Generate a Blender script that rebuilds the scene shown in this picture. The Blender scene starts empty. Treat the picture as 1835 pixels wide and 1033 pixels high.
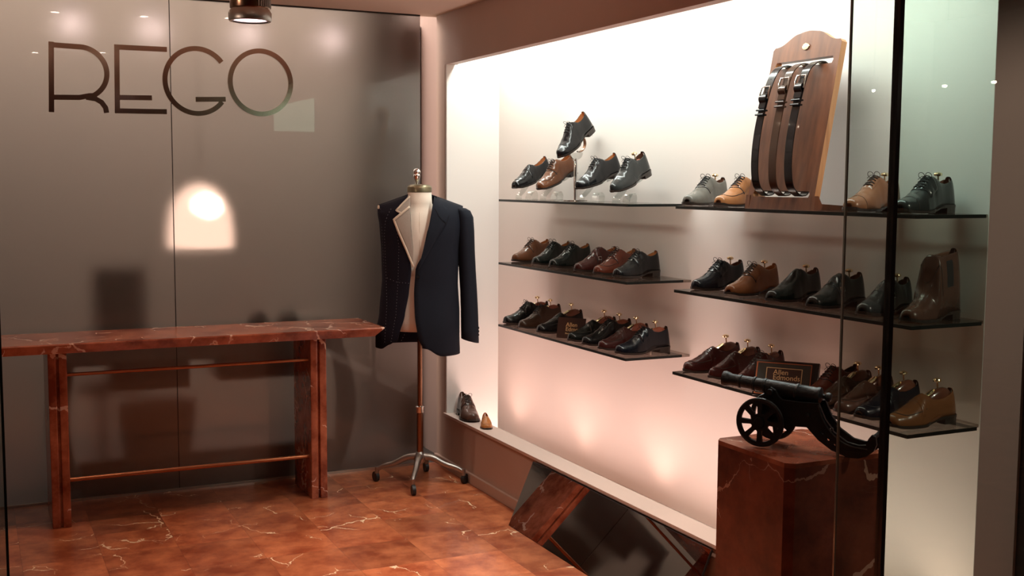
import bpy, bmesh, math, random
from math import sin, cos, pi, radians, sqrt, atan2, asin
from mathutils import Vector, Matrix, Euler

SC = bpy.context.scene
COL = SC.collection
random.seed(4)

# ------------------------------------------------------------------ camera
cd = bpy.data.cameras.new('camera')
cam = bpy.data.objects.new('camera', cd); COL.objects.link(cam); SC.camera = cam
cd.sensor_width = 36.0; cd.lens = 36.0 * 2050 / 1835; cd.clip_start = 0.05
cam.matrix_world = (Matrix.Translation((0, 0, 1.55)) @ Matrix.Rotation(radians(-25.5), 4, 'Z')
                    @ Matrix.Rotation(radians(90 - 5.3), 4, 'X') @ Matrix.Rotation(radians(0.32), 4, 'Z'))
# ------------------------------------------------------------------ view, world, large lights
SC.view_settings.view_transform = 'Standard'; SC.view_settings.look = 'None'
SC.view_settings.gamma = 1; SC.view_settings.use_curve_mapping = False
SC.view_settings.exposure = 0.0
SC.cycles.use_denoising = True
SC.cycles.max_bounces = 10; SC.cycles.transparent_max_bounces = 16
SC.cycles.caustics_reflective = False; SC.cycles.caustics_refractive = False
SC.cycles.sample_clamp_indirect = 6
wd = bpy.data.worlds.new('world'); SC.world = wd; wd.use_nodes = True
wd.node_tree.nodes['Background'].inputs[0].default_value = (1.0, 0.62, 0.45, 1)
wd.node_tree.nodes['Background'].inputs[1].default_value = 0.03

def light(name, kind, loc, energy, color, rot=(0, 0, 0), **kw):
    l = bpy.data.lights.new(name, kind); l.energy = energy; l.color = color
    for k, v in kw.items(): setattr(l, k, v)
    o = bpy.data.objects.new(name, l); COL.objects.link(o); o.location = loc; o.rotation_euler = rot
    return o
def aim(frm, to):
    return (Vector(to) - Vector(frm)).to_track_quat('-Z', 'Y').to_euler()
def spot(name, frm, to, energy, color, deg, blend=0.6, size=0.03):
    return light(name, 'SPOT', frm, energy, color, aim(frm, to), spot_size=radians(deg), spot_blend=blend, shadow_soft_size=size)

PINK = (1.0, 0.58, 0.46); WARM = (1.0, 0.74, 0.58); FLUO = (0.93, 1.0, 0.93)
# fluorescent strip over the display niche (greenish white), behind the header
light('niche_tube_light', 'AREA', (2.52, 4.13, 2.47), 37, FLUO, (0, 0, 0), shape='RECTANGLE', size=0.12, size_y=3.0)
light('niche_side_tube_light', 'AREA', (2.74, 6.02, 2.47), 6, FLUO, (0, 0, 0), shape='RECTANGLE', size=0.12, size_y=0.5)
# uplights in the trough behind the sill
for (uy, e) in ((6.1, 5.0), (5.29, 4.5), (4.52, 6.0), (3.75, 5.0), (2.76, 6.0)):
    spot('niche_uplight', (2.78, uy, 0.05), (2.97, uy, 0.50), e * 0.46, PINK, 104, 1.0, 0.05)
light('niche_fill_light', 'AREA', (2.55, 4.4, 0.06), 18, (1.0, 0.65, 0.57), (pi, 0, 0), shape='RECTANGLE', size=0.2, size_y=3.6)  # added broad fill, evens out the uplight pools on the niche wall
# ceiling downlights of the vestibule
for (lx, ly, e) in ((0.46, 5.03, 16), (0.90, 5.08, 20), (1.32, 5.23, 22), (0.47, 2.89, 40), (0.89, 3.12, 46)):
    spot('vestibule_downlight', (lx, ly, 2.415), (lx, ly, 0), e, WARM, 95 if ly > 5 else 66, 0.9, 0.04)
spot('cylinder_spot_light', (0.905, 4.0, 2.09), (0.92, 4.05, 0), 75, (1.0, 0.66, 0.55), 66, 0.8, 0.05)
spot('form_downlight', (1.75, 4.35, 2.41), (2.05, 5.4, 1.0), 14, WARM, 60, 0.9, 0.05)
spot('entrance_downlight', (1.5, 3.4, 2.41), (1.65, 3.6, 0), 105, WARM, 74, 0.9, 0.05)
spot('pedestal_fill_light', (1.60, 3.05, 2.41), (1.98, 2.42, 0.85), 16, WARM, 34, 0.8, 0.03)  # added spot without a fitting, brightens the pedestal top
spot('ceiling_fill_light', (-0.7, 3.6, 1.75), (1.5, 5.0, 2.43), 22, WARM, 70, 1.0, 0.03)  # added unseen lamp, throws light onto the ceiling
# light of the arcade behind the camera
spot('arcade_light', (0.2, 0.6, 3.0), (0.8, 3.4, 1.6), 16, (1.0, 0.66, 0.50), 120, 0.9, 0.03)
spot('facade_fill_light', (3.6, 0.4, 3.0), (3.25, 2.6, 0.75), 330, (1.0, 0.60, 0.55), 52, 0.5, 0.03)  # added unseen spot, brightens only the lower facade wall
# the room behind the frosted glass
light('back_room_light', 'AREA', (0.8, 6.7, 2.95), 105, (1.0, 0.86, 0.76), (0, 0, 0), shape='RECTANGLE', size=4.0, size_y=1.0)

# ------------------------------------------------------------------ materials
def nt(name):
    m = bpy.data.materials.new(name); m.use_nodes = True
    return m, m.node_tree.nodes, m.node_tree.links, m.node_tree.nodes['Principled BSDF']
def pr(name, col, rough=0.5, metal=0.0, coat=0.0, croughs=0.05, spec=0.5, var=0.0, vscale=30, bump=0.0, **kw):
    m, N, L, b = nt(name)
    b.inputs['Base Color'].default_value = (*col, 1); b.inputs['Roughness'].default_value = rough
    b.inputs['Metallic'].default_value = metal; b.inputs['Coat Weight'].default_value = coat
    b.inputs['Coat Roughness'].default_value = croughs; b.inputs['Specular IOR Level'].default_value = spec
    for k, v in kw.items(): b.inputs[k].default_value = v
    if var or bump:
        tc = N.new('ShaderNodeTexCoord'); nz = N.new('ShaderNodeTexNoise'); nz.inputs['Scale'].default_value = vscale
        nz.inputs['Detail'].default_value = 4; L.new(tc.outputs['Object'], nz.inputs['Vector'])
        if var:
            mx = N.new('ShaderNodeMix'); mx.data_type = 'RGBA'
            mx.inputs[6].default_value = (*[c * (1 - var) for c in col], 1); mx.inputs[7].default_value = (*[min(1, c * (1 + var)) for c in col], 1)
            L.new(nz.outputs['Fac'], mx.inputs[0]); L.new(mx.outputs[2], b.inputs['Base Color'])
        if bump:
            bp = N.new('ShaderNodeBump'); bp.inputs['Strength'].default_value = bump; bp.inputs['Distance'].default_value = 0.002
            L.new(nz.outputs['Fac'], bp.inputs['Height']); L.new(bp.outputs[0], b.inputs['Normal'])
    return m

def marble(name, c1, c2, vein, rough, tile=None, vs=3.0, vw=0.012, vamt=0.8, off=(0, 0, 0), m0=0.525):
    m, N, L, b = nt(name)
    tc = N.new('ShaderNodeTexCoord'); mp = N.new('ShaderNodeMapping'); mp.inputs['Location'].default_value = off
    L.new(tc.outputs['Object'], mp.inputs['Vector'])
    vec = mp.outputs[0]
    cellfac = None
    if tile:
        # per-tile offset so that the pattern breaks at every joint
        sub = N.new('ShaderNodeVectorMath'); sub.operation = 'SUBTRACT'; sub.inputs[1].default_value = (tile[1], tile[2], 0)
        L.new(tc.outputs['Object'], sub.inputs[0])
        dv = N.new('ShaderNodeVectorMath'); dv.operation = 'DIVIDE'; dv.inputs[1].default_value = (tile[0], tile[0], 1)
        L.new(sub.outputs[0], dv.inputs[0])
        fl = N.new('ShaderNodeVectorMath'); fl.operation = 'FLOOR'; L.new(dv.outputs[0], fl.inputs[0])
        wn = N.new('ShaderNodeTexWhiteNoise'); wn.noise_dimensions = '3D'; L.new(fl.outputs[0], wn.inputs['Vector'])
        sc = N.new('ShaderNodeVectorMath'); sc.operation = 'SCALE'; sc.inputs['Scale'].default_value = 9.0
        L.new(wn.outputs['Color'], sc.inputs[0])
        ad = N.new('ShaderNodeVectorMath'); ad.operation = 'ADD'; L.new(vec, ad.inputs[0]); L.new(sc.outputs[0], ad.inputs[1])
        vec = ad.outputs[0]; cellfac = wn.outputs['Value']
        fr = N.new('ShaderNodeVectorMath'); fr.operation = 'FRACTION'; L.new(dv.outputs[0], fr.inputs[0])
        sp = N.new('ShaderNodeSeparateXYZ'); L.new(fr.outputs[0], sp.inputs[0])
    n1 = N.new('ShaderNodeTexNoise'); n1.inputs['Scale'].default_value = 7; n1.inputs['Detail'].default_value = 8
    n1.inputs['Roughness'].default_value = 0.65; L.new(vec, n1.inputs['Vector'])
    r1 = N.new('ShaderNodeValToRGB'); r1.color_ramp.elements[0].position = 0.38; r1.color_ramp.elements[1].position = 0.64
    r1.color_ramp.elements[0].color = (*c1, 1); r1.color_ramp.elements[1].color = (*c2, 1); L.new(n1.outputs['Fac'], r1.inputs[0])
    base = r1.outputs[0]
    if cellfac:
        mr = N.new('ShaderNodeMapRange'); mr.inputs['To Min'].default_value = 0.72; mr.inputs['To Max'].default_value = 1.25
        L.new(cellfac, mr.inputs['Value'])
        hv = N.new('ShaderNodeHueSaturation'); L.new(base, hv.inputs['Color']); L.new(mr.outputs[0], hv.inputs['Value']); base = hv.outputs[0]
    # veins: crisp crack lines, broken up by a slow mask
    n2 = N.new('ShaderNodeTexNoise'); n2.inputs['Scale'].default_value = 9; n2.inputs['Detail'].default_value = 5; L.new(vec, n2.inputs['Vector'])
    mm = N.new('ShaderNodeVectorMath'); mm.operation = 'SCALE'; mm.inputs['Scale'].default_value = 0.16; L.new(n2.outputs['Color'], mm.inputs[0])
    a2 = N.new('ShaderNodeVectorMath'); a2.operation = 'ADD'; L.new(vec, a2.inputs[0]); L.new(mm.outputs[0], a2.inputs[1])
    vo = N.new('ShaderNodeTexVoronoi'); vo.feature = 'DISTANCE_TO_EDGE'; vo.inputs['Scale'].default_value = vs; L.new(a2.outputs[0], vo.inputs['Vector'])
    n3 = N.new('ShaderNodeTexNoise'); n3.inputs['Scale'].default_value = vs * 1.1; n3.inputs['Detail'].default_value = 2; L.new(vec, n3.inputs['Vector'])
    m3 = N.new('ShaderNodeMapRange'); m3.inputs['From Min'].default_value = m0; m3.inputs['From Max'].default_value = m0 + 0.125
    m3.inputs['To Min'].default_value = 0.0; m3.inputs['To Max'].default_value = vw; L.new(n3.outputs['Fac'], m3.inputs['Value'])
    lt = N.new('ShaderNodeMath'); lt.operation = 'LESS_THAN'; L.new(vo.outputs['Distance'], lt.inputs[0]); L.new(m3.outputs[0], lt.inputs[1])
    am = N.new('ShaderNodeMath'); am.operation = 'MULTIPLY'; am.inputs[1].default_value = vamt; L.new(lt.outputs[0], am.inputs[0])
    mx = N.new('ShaderNodeMix'); mx.data_type = 'RGBA'; L.new(am.outputs[0], mx.inputs[0]); L.new(base, mx.inputs[6]); mx.inputs[7].default_value = (*vein, 1)
    out = mx.outputs[2]
    if tile:
        # hairline joints
        prev = None
        for ax in (0, 1):
            pp = N.new('ShaderNodeMath'); pp.operation = 'PINGPONG'; pp.inputs[1].default_value = 0.5; L.new(sp.outputs[ax], pp.inputs[0])
            l2 = N.new('ShaderNodeMath'); l2.operation = 'LESS_THAN'; l2.inputs[1].default_value = 0.0035; L.new(pp.outputs[0], l2.inputs[0])
            if prev:
                mxx = N.new('ShaderNodeMath'); mxx.operation = 'MAXIMUM'; L.new(prev, mxx.inputs[0]); L.new(l2.outputs[0], mxx.inputs[1]); prev = mxx.outputs[0]
            else: prev = l2.outputs[0]
        hm = N.new('ShaderNodeMath'); hm.operation = 'MULTIPLY'; hm.inputs[1].default_value = 0.45; L.new(prev, hm.inputs[0])
        mj = N.new('ShaderNodeMix'); mj.data_type = 'RGBA'; L.new(hm.outputs[0], mj.inputs[0]); L.new(out, mj.inputs[6]); mj.inputs[7].default_value = (0.10, 0.03, 0.015, 1)
        out = mj.outputs[2]
    L.new(out, b.inputs['Base Color']); b.inputs['Roughness'].default_value = rough
    b.inputs['Coat Weight'].default_value = 0.25; b.inputs['Coat Roughness'].default_value = 0.06
    return m

def schlick(m, ior):
    N = m.node_tree.nodes; L = m.node_tree.links; f0 = ((ior - 1) / (ior + 1)) ** 2
    lw = N.new('ShaderNodeLayerWeight'); lw.inputs[0].default_value = 0.5
    p = N.new('ShaderNodeMath'); p.operation = 'POWER'; p.inputs[1].default_value = 5.0; L.new(lw.outputs['Facing'], p.inputs[0])
    q = N.new('ShaderNodeMath'); q.operation = 'MULTIPLY_ADD'; q.inputs[1].default_value = 1 - f0; q.inputs[2].default_value = f0; L.new(p.outputs[0], q.inputs[0])
    return q.outputs[0]
def thin_glass(name, tint, refl_rough=0.0, ior=1.5, extra=None):
    m = bpy.data.materials.new(name); m.use_nodes = True
    N = m.node_tree.nodes; L = m.node_tree.links; N.clear()
    o = N.new('ShaderNodeOutputMaterial'); t = N.new('ShaderNodeBsdfTransparent'); t.inputs[0].default_value = (*tint, 1)
    g = N.new('ShaderNodeBsdfGlossy'); g.inputs['Roughness'].default_value = refl_rough; g.inputs[0].default_value = (1, 1, 1, 1)
    f = schlick(m, ior); x = N.new('ShaderNodeMixShader')
    L.new(f, x.inputs[0]); L.new(t.outputs[0], x.inputs[1]); L.new(g.outputs[0], x.inputs[2])
    last = x.outputs[0]
    if extra:
        d = N.new('ShaderNodeBsdfDiffuse'); d.inputs[0].default_value = (*extra[0], 1); y = N.new('ShaderNodeMixShader')
        y.inputs[0].default_value = extra[1]; L.new(last, y.inputs[1]); L.new(d.outputs[0], y.inputs[2]); last = y.outputs[0]
    L.new(last, o.inputs[0]); return m

def frosted(name):
    m = bpy.data.materials.new(name); m.use_nodes = True
    N = m.node_tree.nodes; L = m.node_tree.links; N.clear()
    o = N.new('ShaderNodeOutputMaterial')
    r = N.new('ShaderNodeBsdfRefraction'); r.inputs['Color'].default_value = (0.66, 0.65, 0.645, 1); r.inputs['Roughness'].default_value = 0.66; r.inputs['IOR'].default_value = 1.15
    d = N.new('ShaderNodeBsdfDiffuse'); d.inputs[0].default_value = (0.42, 0.36, 0.31, 1)
    x = N.new('ShaderNodeMixShader'); x.inputs[0].default_value = 0.12; L.new(r.outputs[0], x.inputs[1]); L.new(d.outputs[0], x.inputs[2])
    g2 = N.new('ShaderNodeBsdfGlossy'); g2.inputs['Roughness'].default_value = 0.32; g2.inputs[0].default_value = (1, 0.95, 0.9, 1)
    x2 = N.new('ShaderNodeMixShader'); x2.inputs[0].default_value = 0.07; L.new(x.outputs[0], x2.inputs[1]); L.new(g2.outputs[0], x2.inputs[2])
    g = N.new('ShaderNodeBsdfGlossy'); g.inputs['Roughness'].default_value = 0.0
    f = schlick(m, 1.5); x3 = N.new('ShaderNodeMixShader')
    L.new(f, x3.inputs[0]); L.new(x2.outputs[0], x3.inputs[1]); L.new(g.outputs[0], x3.inputs[2])
    L.new(x3.outputs[0], o.inputs[0]); return m

def emis(name, col, s):
    m, N, L, b = nt(name); b.inputs['Base Color'].default_value = (0.02, 0.02, 0.02, 1)
    b.inputs['Emission Color'].default_value = (*col, 1); b.inputs['Emission Strength'].default_value = s; return m

def wood(name, c1, c2, rough=0.35, axis=2):
    m, N, L, b = nt(name)
    tc = N.new('ShaderNodeTexCoord'); mp = N.new('ShaderNodeMapping'); s = [22, 22, 22]; s[axis] = 1.6; mp.inputs['Scale'].default_value = s
    L.new(tc.outputs['Object'], mp.inputs['Vector']); n = N.new('ShaderNodeTexNoise'); n.inputs['Scale'].default_value = 1.6; n.inputs['Detail'].default_value = 6
    L.new(mp.outputs[0], n.inputs['Vector']); r = N.new('ShaderNodeValToRGB'); r.color_ramp.elements[0].position = 0.35; r.color_ramp.elements[1].position = 0.7
    r.color_ramp.elements[0].color = (*c1, 1); r.color_ramp.elements[1].color = (*c2, 1); L.new(n.outputs['Fac'], r.inputs[0]); L.new(r.outputs[0], b.inputs['Base Color'])
    b.inputs['Roughness'].default_value = rough; b.inputs['Coat Weight'].default_value = 0.2; return m

M = {}
M['floor'] = marble('floor_marble', (0.28, 0.060, 0.021), (0.57, 0.185, 0.075), (0.95, 0.74, 0.50), 0.30, tile=(0.305, 1.07, 4.575), vs=3.2, vw=0.012, vamt=0.9)
M['table'] = marble('table_marble', (0.19, 0.034, 0.014), (0.50, 0.155, 0.080), (0.90, 0.66, 0.52), 0.24, vs=5.0, vw=0.030, vamt=0.7, m0=0.49, off=(3, 1, 2))
M['ped'] = marble('pedestal_marble', (0.105, 0.022, 0.013), (0.26, 0.062, 0.032), (0.72, 0.42, 0.30), 0.25, vs=2.6, vw=0.020, vamt=0.6, m0=0.47, off=(2.4, 5, 1.3))
M['niche'] = pr('niche_paint', (0.80, 0.76, 0.72), 0.75)
M['mauve'] = pr('mauve_paint', (0.50, 0.37, 0.31), 0.6, var=0.05, vscale=6)
M['mauve2'] = pr('pink_paint', (0.50, 0.36, 0.32), 0.6)
M['sillm'] = pr('sill_paint', (0.62, 0.48, 0.42), 0.5)
M['ceil'] = pr('ceiling_paint', (0.85, 0.74, 0.62), 0.85)
M['darkwall'] = pr('dark_mauve_paint', (0.42, 0.265, 0.245), 0.35, spec=0.5)
M['brown'] = pr('back_room_paint', (0.50, 0.44, 0.38), 0.8)
M['frost'] = frosted('frosted_glass')
M['pane'] = thin_glass('pane_glass', (0.75, 0.86, 0.82), 0.0, 1.5)
M['paneA'] = thin_glass('clear_pane_glass', (0.86, 0.91, 0.89), 0.0, 1.5)
M['shelf'] = thin_glass('shelf_glass', (0.88, 0.84, 0.80), 0.02, 1.55, ((0.06, 0.04, 0.032), 0.20))
M['shelfedge'] = pr('shelf_edge', (0.008, 0.011, 0.010), 0.35, spec=0.25)
M['acrylic'] = thin_glass('clear_acrylic', (0.93, 0.95, 0.94), 0.02, 1.9)
M['chrome'] = pr('chrome', (0.75, 0.74, 0.72), 0.12, 1.0)
M['brass'] = pr('brass', (1.0, 0.86, 0.56), 0.18, 1.0)
M['bronze'] = pr('bronze', (0.30, 0.17, 0.11), 0.25, 1.0)
M['signm'] = pr('sign_metal', (0.52, 0.40, 0.33), 0.16, 1.0)
M['copper'] = pr('copper_rod', (0.40, 0.15, 0.07), 0.3, 1.0)
M['cast'] = pr('cast_metal', (0.42, 0.38, 0.35), 0.38, 1.0)
M['agedbrass'] = pr('aged_brass', (0.26, 0.22, 0.14), 0.35, 0.9)
M['rubber'] = pr('black_rubber', (0.015, 0.014, 0.014), 0.5)
M['black'] = pr('black_gloss', (0.012, 0.012, 0.013), 0.15)
M['iron'] = pr('cast_iron', (0.020, 0.022, 0.024), 0.38, 0.35, bump=0.6, vscale=160, var=0.25)
M['barrel'] = pr('gunmetal', (0.045, 0.055, 0.060), 0.42, 0.6, bump=0.7, vscale=130, var=0.3)
M['linen'] = pr('cream_linen', (0.78, 0.66, 0.56), 0.85, bump=0.3, vscale=400)
M['wool'] = pr('navy_wool', (0.0055, 0.0075, 0.0145), 0.85, spec=0.25, var=0.25, vscale=300, bump=0.2)
M['wool2'] = pr('dark_navy_wool', (0.006, 0.0045, 0.010), 0.9, spec=0.2, var=0.25, vscale=300, bump=0.2)
M['canvas'] = pr('grey_canvas', (0.34, 0.29, 0.25), 0.9, var=0.12, vscale=200)
M['tape'] = pr('cream_tape', (0.66, 0.55, 0.44), 0.9)
M['thread'] = pr('basting_thread', (0.42, 0.40, 0.42), 0.9)
M['mirror'] = pr('mirror_silver', (0.82, 0.80, 0.78), 0.01, 1.0)
M['rack'] = wood('rack_wood', (0.095, 0.032, 0.014), (0.18, 0.065, 0.028), 0.4)
M['rackedge'] = wood('rack_edge_wood', (0.42, 0.20, 0.08), (0.60, 0.32, 0.14), 0.5)
M['treewood'] = pr('red_cedar', (0.30, 0.075, 0.035), 0.3, coat=0.3, var=0.2, vscale=60)
M['darktree'] = pr('dark_cedar', (0.14, 0.045, 0.025), 0.22, coat=0.5, var=0.2, vscale=60)
M['tan_lining'] = pr('tan_lining', (0.62, 0.27, 0.10), 0.55)
M['dark_lining'] = pr('dark_lining', (0.16, 0.07, 0.04), 0.6)
M['sole_l'] = pr('sole_leather', (0.03, 0.022, 0.018), 0.35)
M['lace_black'] = pr('black_lace', (0.012, 0.011, 0.012), 0.7)
M['lace_brown'] = pr('brown_lace', (0.035, 0.018, 0.012), 0.7)
M['silver_seam'] = pr('silver_trim', (0.6, 0.58, 0.55), 0.3, 1.0)
M['gold_ink'] = pr('gold_ink', (0.80, 0.58, 0.30), 0.4)
M['card'] = pr('brown_card', (0.045, 0.018, 0.012), 0.5)
M['card_red'] = pr('orange_line', (0.45, 0.13, 0.05), 0.4)
LEATHER = {
 'black': (0.006, 0.006, 0.007), 'blackgreen': (0.006, 0.009, 0.008), 'darkbrown': (0.050, 0.026, 0.016),
 'brown': (0.15, 0.055, 0.024), 'redbrown': (0.13, 0.032, 0.018), 'burgundy': (0.060, 0.014, 0.012),
 'tan': (0.36, 0.15, 0.055), 'chestnut': (0.20, 0.085, 0.040), 'grey': (0.12, 0.115, 0.10), 'darkgrey': (0.022, 0.025, 0.025),
 'navy': (0.005, 0.007, 0.012), 'orange': (0.42, 0.16, 0.05), 'midbrown': (0.20, 0.075, 0.03), 'walnut': (0.085, 0.040, 0.028)}
for k, c in LEATHER.items():
    M['L_' + k] = pr(k + '_leather', c, 0.25, 0, 0.30, 0.05, 0.24, var=0.12, vscale=50, bump=0.06)

# ------------------------------------------------------------------ helpers
def obj(name, bm, mat, parent=None, smooth=False, off=None):
    if off is not None:
        bmesh.ops.translate(bm, verts=bm.verts, vec=(-off[0], -off[1], -off[2]))
    me = bpy.data.meshes.new(name); bm.normal_update(); bm.to_mesh(me); bm.free()
    for mm in (mat if isinstance(mat, (list, tuple)) else [mat]): me.materials.append(mm)
    if smooth:
        me.polygons.foreach_set('use_smooth', [True] * len(me.polygons))
        if smooth != 'all':
            try: me.set_sharp_from_angle(angle=radians(40))
            except Exception: pass
    o = bpy.data.objects.new(name, me); COL.objects.link(o)
    if parent is not None: o.parent = parent
    return o
def tag(o, label, cat, group=None):
    o['label'] = label; o['category'] = cat
    if group: o['group'] = group
    return o
def thing(name, label, cat, loc=(0, 0, 0), rot=(0, 0, 0), group=None):
    o = bpy.data.objects.new(name, None); COL.objects.link(o); o.location = loc; o.rotation_euler = rot
    o.empty_display_size = 0.05
    return tag(o, label, cat, group)
def struct(name, bm, mat, smooth=False, parent=None):
    o = obj(name, bm, mat, parent, smooth)
    if parent is None: o['kind'] = 'structure'
    return o
def BM(): return bmesh.new()
def box(bm, x0, x1, y0, y1, z0, z1, mi=0, bev=0.0):
    v = [bm.verts.new(p) for p in ((x0, y0, z0), (x1, y0, z0), (x1, y1, z0), (x0, y1, z0), (x0, y0, z1), (x1, y0, z1), (x1, y1, z1), (x0, y1, z1))]
    fs = []
    for q in ((0, 3, 2, 1), (4, 5, 6, 7), (0, 1, 5, 4), (1, 2, 6, 5), (2, 3, 7, 6), (3, 0, 4, 7)):
        f = bm.faces.new([v[i] for i in q]); f.material_index = mi; fs.append(f)
    if bev:
        es = list({e for f in fs for e in f.edges})
        bmesh.ops.bevel(bm, geom=es, offset=bev, segments=2, affect='EDGES', profile=0.7)
    return bm
def bx(*a, **k): return box(BM(), *a, **k)
def tube(bm, pts, r, n=8, closed=False, cap=True):
    pts = [Vector(p) for p in pts]; K = len(pts); rings = []
    rr = r if isinstance(r, (list, tuple)) else [r] * K
    prevn = None
    for i, p in enumerate(pts):
        if closed: t = pts[(i + 1) % K] - pts[i - 1]
        else: t = pts[min(i + 1, K - 1)] - pts[max(i - 1, 0)]
        if t.length < 1e-9: t = Vector((0, 0, 1))
        t.normalize()
        if prevn is None:
            up = Vector((0, 0, 1)) if abs(t.z) < 0.9 else Vector((1, 0, 0)); a = t.cross(up).normalized()
        else:
            a = (prevn - t * prevn.dot(t))
            a = a.normalized() if a.length > 1e-6 else t.cross(Vector((0, 0, 1))).normalized()
        prevn = a; b = t.cross(a)
        rings.append([bm.verts.new(p + (a * cos(2 * pi * k / n) + b * sin(2 * pi * k / n)) * rr[i]) for k in range(n)])
    rng = range(K if closed else K - 1)
    for i in rng:
        A, B = rings[i], rings[(i + 1) % K]
        for k in range(n): bm.faces.new((A[k], A[(k + 1) % n], B[(k + 1) % n], B[k]))
    if cap and not closed:
        bm.faces.new(rings[0][::-1]); bm.faces.new(rings[-1])
    return bm
def lathe(bm, prof, c=(0, 0, 0), axis='z', n=28, cap=True):
    rings = []
    for r, h in prof:
        ring = []
        for k in range(n):
            a = 2 * pi * k / n; u, v = r * cos(a), r * sin(a)
            p = {'z': (u, v, h), 'x': (h, u, v), 'y': (u, h, v)}[axis]
            ring.append(bm.verts.new((p[0] + c[0], p[1] + c[1], p[2] + c[2])))
        rings.append(ring)
    for A, B in zip(rings, rings[1:]):
        for k in range(n):
            f = (A[k], A[(k + 1) % n], B[(k + 1) % n], B[k]); bm.faces.new(f if axis != 'y' else f[::-1])
    if cap:
        for ring, fl in ((rings[0], True), (rings[-1], False)):
            try: bm.faces.new(ring[::-1] if fl else ring)
            except Exception: pass
    bmesh.ops.recalc_face_normals(bm, faces=bm.faces)
    return bm
def prism(bm, poly, h0, h1, plane='xz', bev=0.0, holes=()):
    """extrude a polygon; plane says which axes the polygon uses, h the remaining one"""
    def P(a, b, h):
        return {'xz': (a, h, b), 'xy': (a, b, h), 'yz': (h, a, b)}[plane]
    es = []
    for loop in [poly] + list(holes):
        vs = [bm.verts.new(P(a, b, h0)) for a, b in loop]
        for i in range(len(vs)): es.append(bm.edges.new((vs[i], vs[(i + 1) % len(vs)])))
    r = bmesh.ops.triangle_fill(bm, use_beauty=True, use_dissolve=False, edges=es)
    fs = [g for g in r['geom'] if isinstance(g, bmesh.types.BMFace)]
    ex = bmesh.ops.extrude_face_region(bm, geom=fs)
    vv = [g for g in ex['geom'] if isinstance(g, bmesh.types.BMVert)]
    d = Vector(P(0, 0, h1)) - Vector(P(0, 0, h0)); bmesh.ops.translate(bm, verts=vv, vec=d)
    bmesh.ops.recalc_face_normals(bm, faces=bm.faces)
    return bm
def circ(cx, cy, r, n=16, ry=None):
    ry = ry or r
    return [(cx + r * cos(2 * pi * k / n), cy + ry * sin(2 * pi * k / n)) for k in range(n)]
def smoothpath(pts, it=2, closed=False):
    pts = [tuple(p) for p in pts]
    for _ in range(it):
        q = [] if closed else [pts[0]]
        K = len(pts)
        for i in range(K if closed else K - 1):
            a, b = pts[i], pts[(i + 1) % K]
            q.append(tuple(x * 0.75 + y * 0.25 for x, y in zip(a, b))); q.append(tuple(x * 0.25 + y * 0.75 for x, y in zip(a, b)))
        if not closed: q.append(pts[-1])
        pts = q
    return pts
def interp(tab, u):
    if u <= tab[0][0]: return tab[0][1]
    for (a, va), (b, vb) in zip(tab, tab[1:]):
        if u <= b:
            t = (u - a) / (b - a); t = t * t * (3 - 2 * t) * 0.5 + t * 0.5
            return va + (vb - va) * t
    return tab[-1][1]

# ------------------------------------------------------------------ the setting
struct('floor', bx(-3.2, 8.2, -4.2, 5.80, -0.1, 0.0), M['floor'])
struct('floor_back', bx(-3.2, 3.2, 5.80, 8.0, -0.1, 0.0), pr('bounce_cut_floor', (0.07, 0.06, 0.055), 0.95))  # dark floor added to keep orange bounce off the frosted glass
# ceilings
struct('ceiling', bx(-1.6, 2.36, 2.02, 5.83, 2.43, 2.5), M['ceil'])
struct('ceiling_back', bx(-1.6, 2.36, 5.83, 7.4, 3.0, 3.06), M['ceil'])
struct('wall_bulkhead', bx(-1.6, 2.36, 5.81, 5.83, 2.44, 3.0), M['brown'])
# frosted glass partition in three sheets
for i, (a, b) in enumerate(((-1.58, -0.372), (-0.368, 0.918), (0.922, 2.212))):
    w = struct('window_%d' % (i + 1), bx(a, b, 5.79, 5.80, 0.012, 2.425), M['frost'])
struct('trim_1', bx(-1.58, 2.21, 5.785, 5.805, 0.0, 0.012), M['silver_seam'])
struct('trim_2', bx(-1.58, 2.21, 5.783, 5.807, 2.424, 2.432), M['rubber'])
struct('trim_9', bx(0.9185, 0.9215, 5.791, 5.799, 0.012, 2.424), M['rubber'])
# room behind the frosted glass
struct('wall_back', bx(-1.6, 2.36, 7.3, 7.4, 0, 3.0), M['brown'])
struct('wall_left', bx(-1.7, -1.6, 2.02, 7.4, 0, 3.0), M['brown'])
struct('trim_3', bx(2.235, 2.37, 6.20, 6.26, 0, 2.43), pr('shadow_paint', (0.10, 0.05, 0.04), 0.7))  # closing strip of the gap, its shade put into the dark colour
# pink return and display block
struct('wall_pink_return', bx(2.375, 2.45, 5.78, 6.5, 0, 2.5), M['mauve2'])
w = BM()
box(w, 2.31, 2.375, 5.68, 5.80, 0, 2.5)           # pilaster left of the opening
box(w, 2.31, 2.36, 2.02, 5.68, 2.165, 2.5)        # header
box(w, 2.31, 2.41, 2.02, 5.68, 0.0, 0.285)        # low wall
struct('wall_right', w, M['mauve'])
struct('trim_4', bx(2.302, 2.412, 2.02, 5.685, 0.285, 0.300, bev=0.002), M['sillm'])   # sill
struct('baseboard_right', bx(2.294, 2.31, 2.02, 5.80, 0, 0.052, bev=0.002), M['mauve'])
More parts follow.
